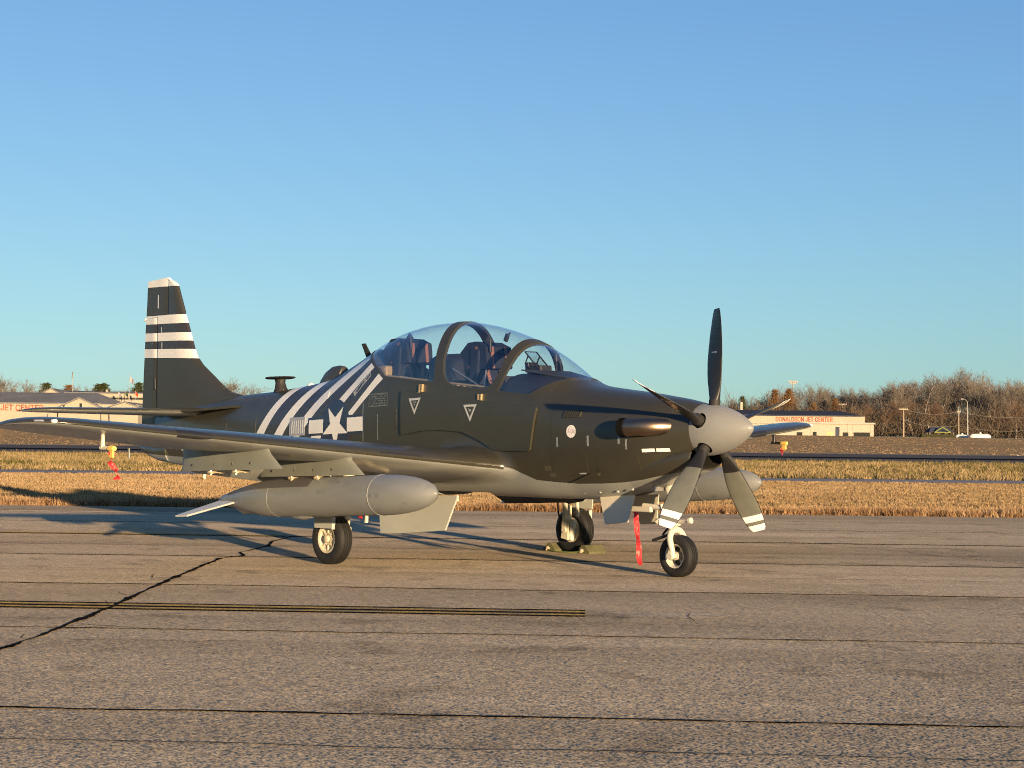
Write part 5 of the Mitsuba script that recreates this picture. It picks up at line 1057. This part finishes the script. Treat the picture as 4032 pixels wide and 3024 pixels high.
stand(28, 1462, 372, 'big round leafless tree above the left hangar roof', wide=1.5, var=3)
stand(-40, 1470, 380, 'leafless tree at the left edge of the frame', wide=1.3, var=1)
stand(88, 1505, 385, 'smaller leafless tree right of the big round one', wide=1.4, var=0)
for u, vt, lb, tint in ((183, 1509, 'dark green pine above the hall gable', 1), (270, 1517, 'rusty brown tree behind the slim dark mast', 2), (388, 1514, 'dark pine on the skyline right of the mast', 1), (408, 1511, 'second dark pine on the skyline right of the mast', 1), (547, 1508, 'dark pine close to the tail fin', 1)):
    stand(u, vt, 520, lb, kind='con', name='pine_tree', wide=1.5, tint=tint)
for k, u in enumerate(np.arange(110, 640, 24.0)):
    stand(u + rng.uniform(-8, 8), rng.uniform(1506, 1534), rng.uniform(505, 560), 'leafless tree on the skyline behind the left buildings', group='leafless trees behind the left buildings', wide=rng.uniform(1.2, 1.8), tint=1 if rng.random() < .7 else 2)
stand(928, 1478, 460, 'round leafless tree above the spine behind the fin', wide=1.6, var=3); stand(962, 1518, 480, 'lower leafless tree close to the disc antenna', wide=1.6, var=1); stand(1012, 1540, 480, 'leafless treetop just over the spine near the disc antenna', wide=1.6, tint=2)
def thicket(d0, d1, u0, u1, N, h0, h1, seed, mat, label):
    r = np.random.default_rng(seed); dd_ = r.uniform(d0, d1, N); uu_ = r.uniform(u0, u1, N); ss_ = du(uu_, dd_); zg = terrain(dd_, ss_); h = r.uniform(h0, h1, N)*(.5+meshkit.fbm(np.c_[ss_*.15, dd_*.1, 0*ss_], 3))
    B = DS(dd_, ss_, 0); B[:, 2] = zg + h*r.uniform(0, .75, N); dirv = r.normal(0, .5, (N, 3)); dirv[:, 2] = r.uniform(.5, 1, N); dirv /= np.linalg.norm(dirv, axis=1)[:, None]; L = h*.45
    u = np.cross(dirv, r.normal(size=(N, 3))); u /= np.linalg.norm(u, axis=1)[:, None]; w = r.uniform(.03, .10, N)[:, None]
    V = np.stack([B-u*w, B+u*w, B+dirv*L[:, None]], 1).reshape(-1, 3); put('undergrowth', trimesh.Trimesh(V, np.arange(3*N).reshape(-1, 3), process=False), mat, smooth=False, kind='stuff', label=label)
thicket(455, 560, 2830, 4200, 60000, 4, 11, 11, 'twig_dark', 'brown undergrowth between the trunks of the right wood')
thicket(470, 560, -150, 2830, 40000, 3, 6.5, 12, 'twig_dark', 'brown brush along the far side of the field')

# ------------------------------------------------------------------ grass
def tuft_mesh(n0, n1, N, h0, h1, w, seed, blades=5, tmul=1.0, ok=None, tspan=None):
    r = np.random.default_rng(seed); n_ = np.sqrt(r.uniform(n0**2, n1**2, N)) if n0 > 40 else r.uniform(n0, n1, N); t_ = r.uniform(-1, 1, N)*(n_*.37*tmul + 2) - n_*.055
    if ok is not None:
        keep = ok(n_, t_, r); n_, t_ = n_[keep], t_[keep]; N = len(n_)
    X = np.c_[n_*.8, t_*.8, 0*n_]; hh = r.uniform(h0, h1, N)*(.45 + 1.1*meshkit.fbm(X, 3, seed))
    c = G(n_, t_); c[:, 2] = terrain(*n2d(n_, t_))
    V, F = [], []
    for b in range(blades):
        az = r.uniform(0, 2*np.pi, N); off = r.normal(0, w*2.2, (N, 2)); base = c.copy(); base[:, :2] += off
        h = hh*r.uniform(.55, 1.1, N); lean = r.uniform(.1, .75, N)*h; sd = np.c_[np.cos(az), np.sin(az), 0*az]*(w*r.uniform(.5, 1.1, N))[:, None]
        a2 = az + r.uniform(.6, 2.4, N); tip = base + np.c_[np.cos(a2)*lean, np.sin(a2)*lean, h]
        V.append(np.stack([base-sd, base+sd, tip], 1).reshape(-1, 3))
    V = np.vstack(V); return trimesh.Trimesh(V, np.arange(len(V)).reshape(-1, 3), process=False)
def blade_col(name, a, b, s):
    def fn(p, n, uv):
        u, t = lane(p)
        return mix(a, b, smoothstep(.30, .70, .45*fbm(t*s*.25, u*s*1.2, 3.0, octaves=3) + .55*fbm(p.x*s*2.5, p.y*s*2.5, 0.0, octaves=3)))
    matt(name, proc(fn))
blade_col('straw_rim', (.37, .245, .14), (.20, .115, .06), 2.2); blade_col('bank_straw', (.31, .20, .11), (.38, .25, .145), .3); blade_col('straw_dark', (.13, .07, .035), (.26, .15, .075), 1.5); blade_col('straw', (.36, .25, .145), (.20, .14, .07), .9); blade_col('straw_brown', (.24, .145, .07), (.33, .215, .11), 3.0); blade_col('green_straw', (.065, .065, .020), (.27, .195, .10), .22)
put('grass', tuft_mesh(EDGE+.02, EDGE+1.3, 13000, .05, .22, .012, 21, 6), 'straw_rim', smooth=False, kind='stuff', label='tall dry straw along the far edge of the apron')
put('grass', tuft_mesh(EDGE+.0, EDGE+.55, 5000, .04, .14, .012, 22, 6), 'straw_dark', smooth=False, kind='stuff', label='reddish brown straw at the foot of the apron edge')
put('grass', tuft_mesh(EDGE+1.1, 66.2, 52000, .02, .09, .014, 23, 5), 'straw', smooth=False, kind='stuff', label='short dry grass between the apron and the taxiway')
put('grass', tuft_mesh(EDGE+1.1, 66.2, 24000, .02, .08, .014, 24, 5), 'straw_brown', smooth=False, kind='stuff', label='brown patches in the dry grass before the taxiway')
put('grass', tuft_mesh(74.2, 134.3, 30000, .08, .34, .035, 25, 5), 'green_straw', smooth=False, kind='stuff', label='green and straw coloured tufts between taxiway and runway')
put('grass', tuft_mesh(74.2, 134.3, 16000, .06, .30, .035, 26, 5, ok=lambda n, t, r: r.random(len(n)) < np.interp(n, [74, 110, 134], [1, .8, .25])), 'straw', smooth=False, kind='stuff', label='straw coloured tufts between taxiway and runway')
put('grass', tuft_mesh(186, 330, 16000, .04, .10, .05, 27, 3), 'bank_straw', smooth=False, kind='stuff', label='brown grass on the bank beyond the runway')
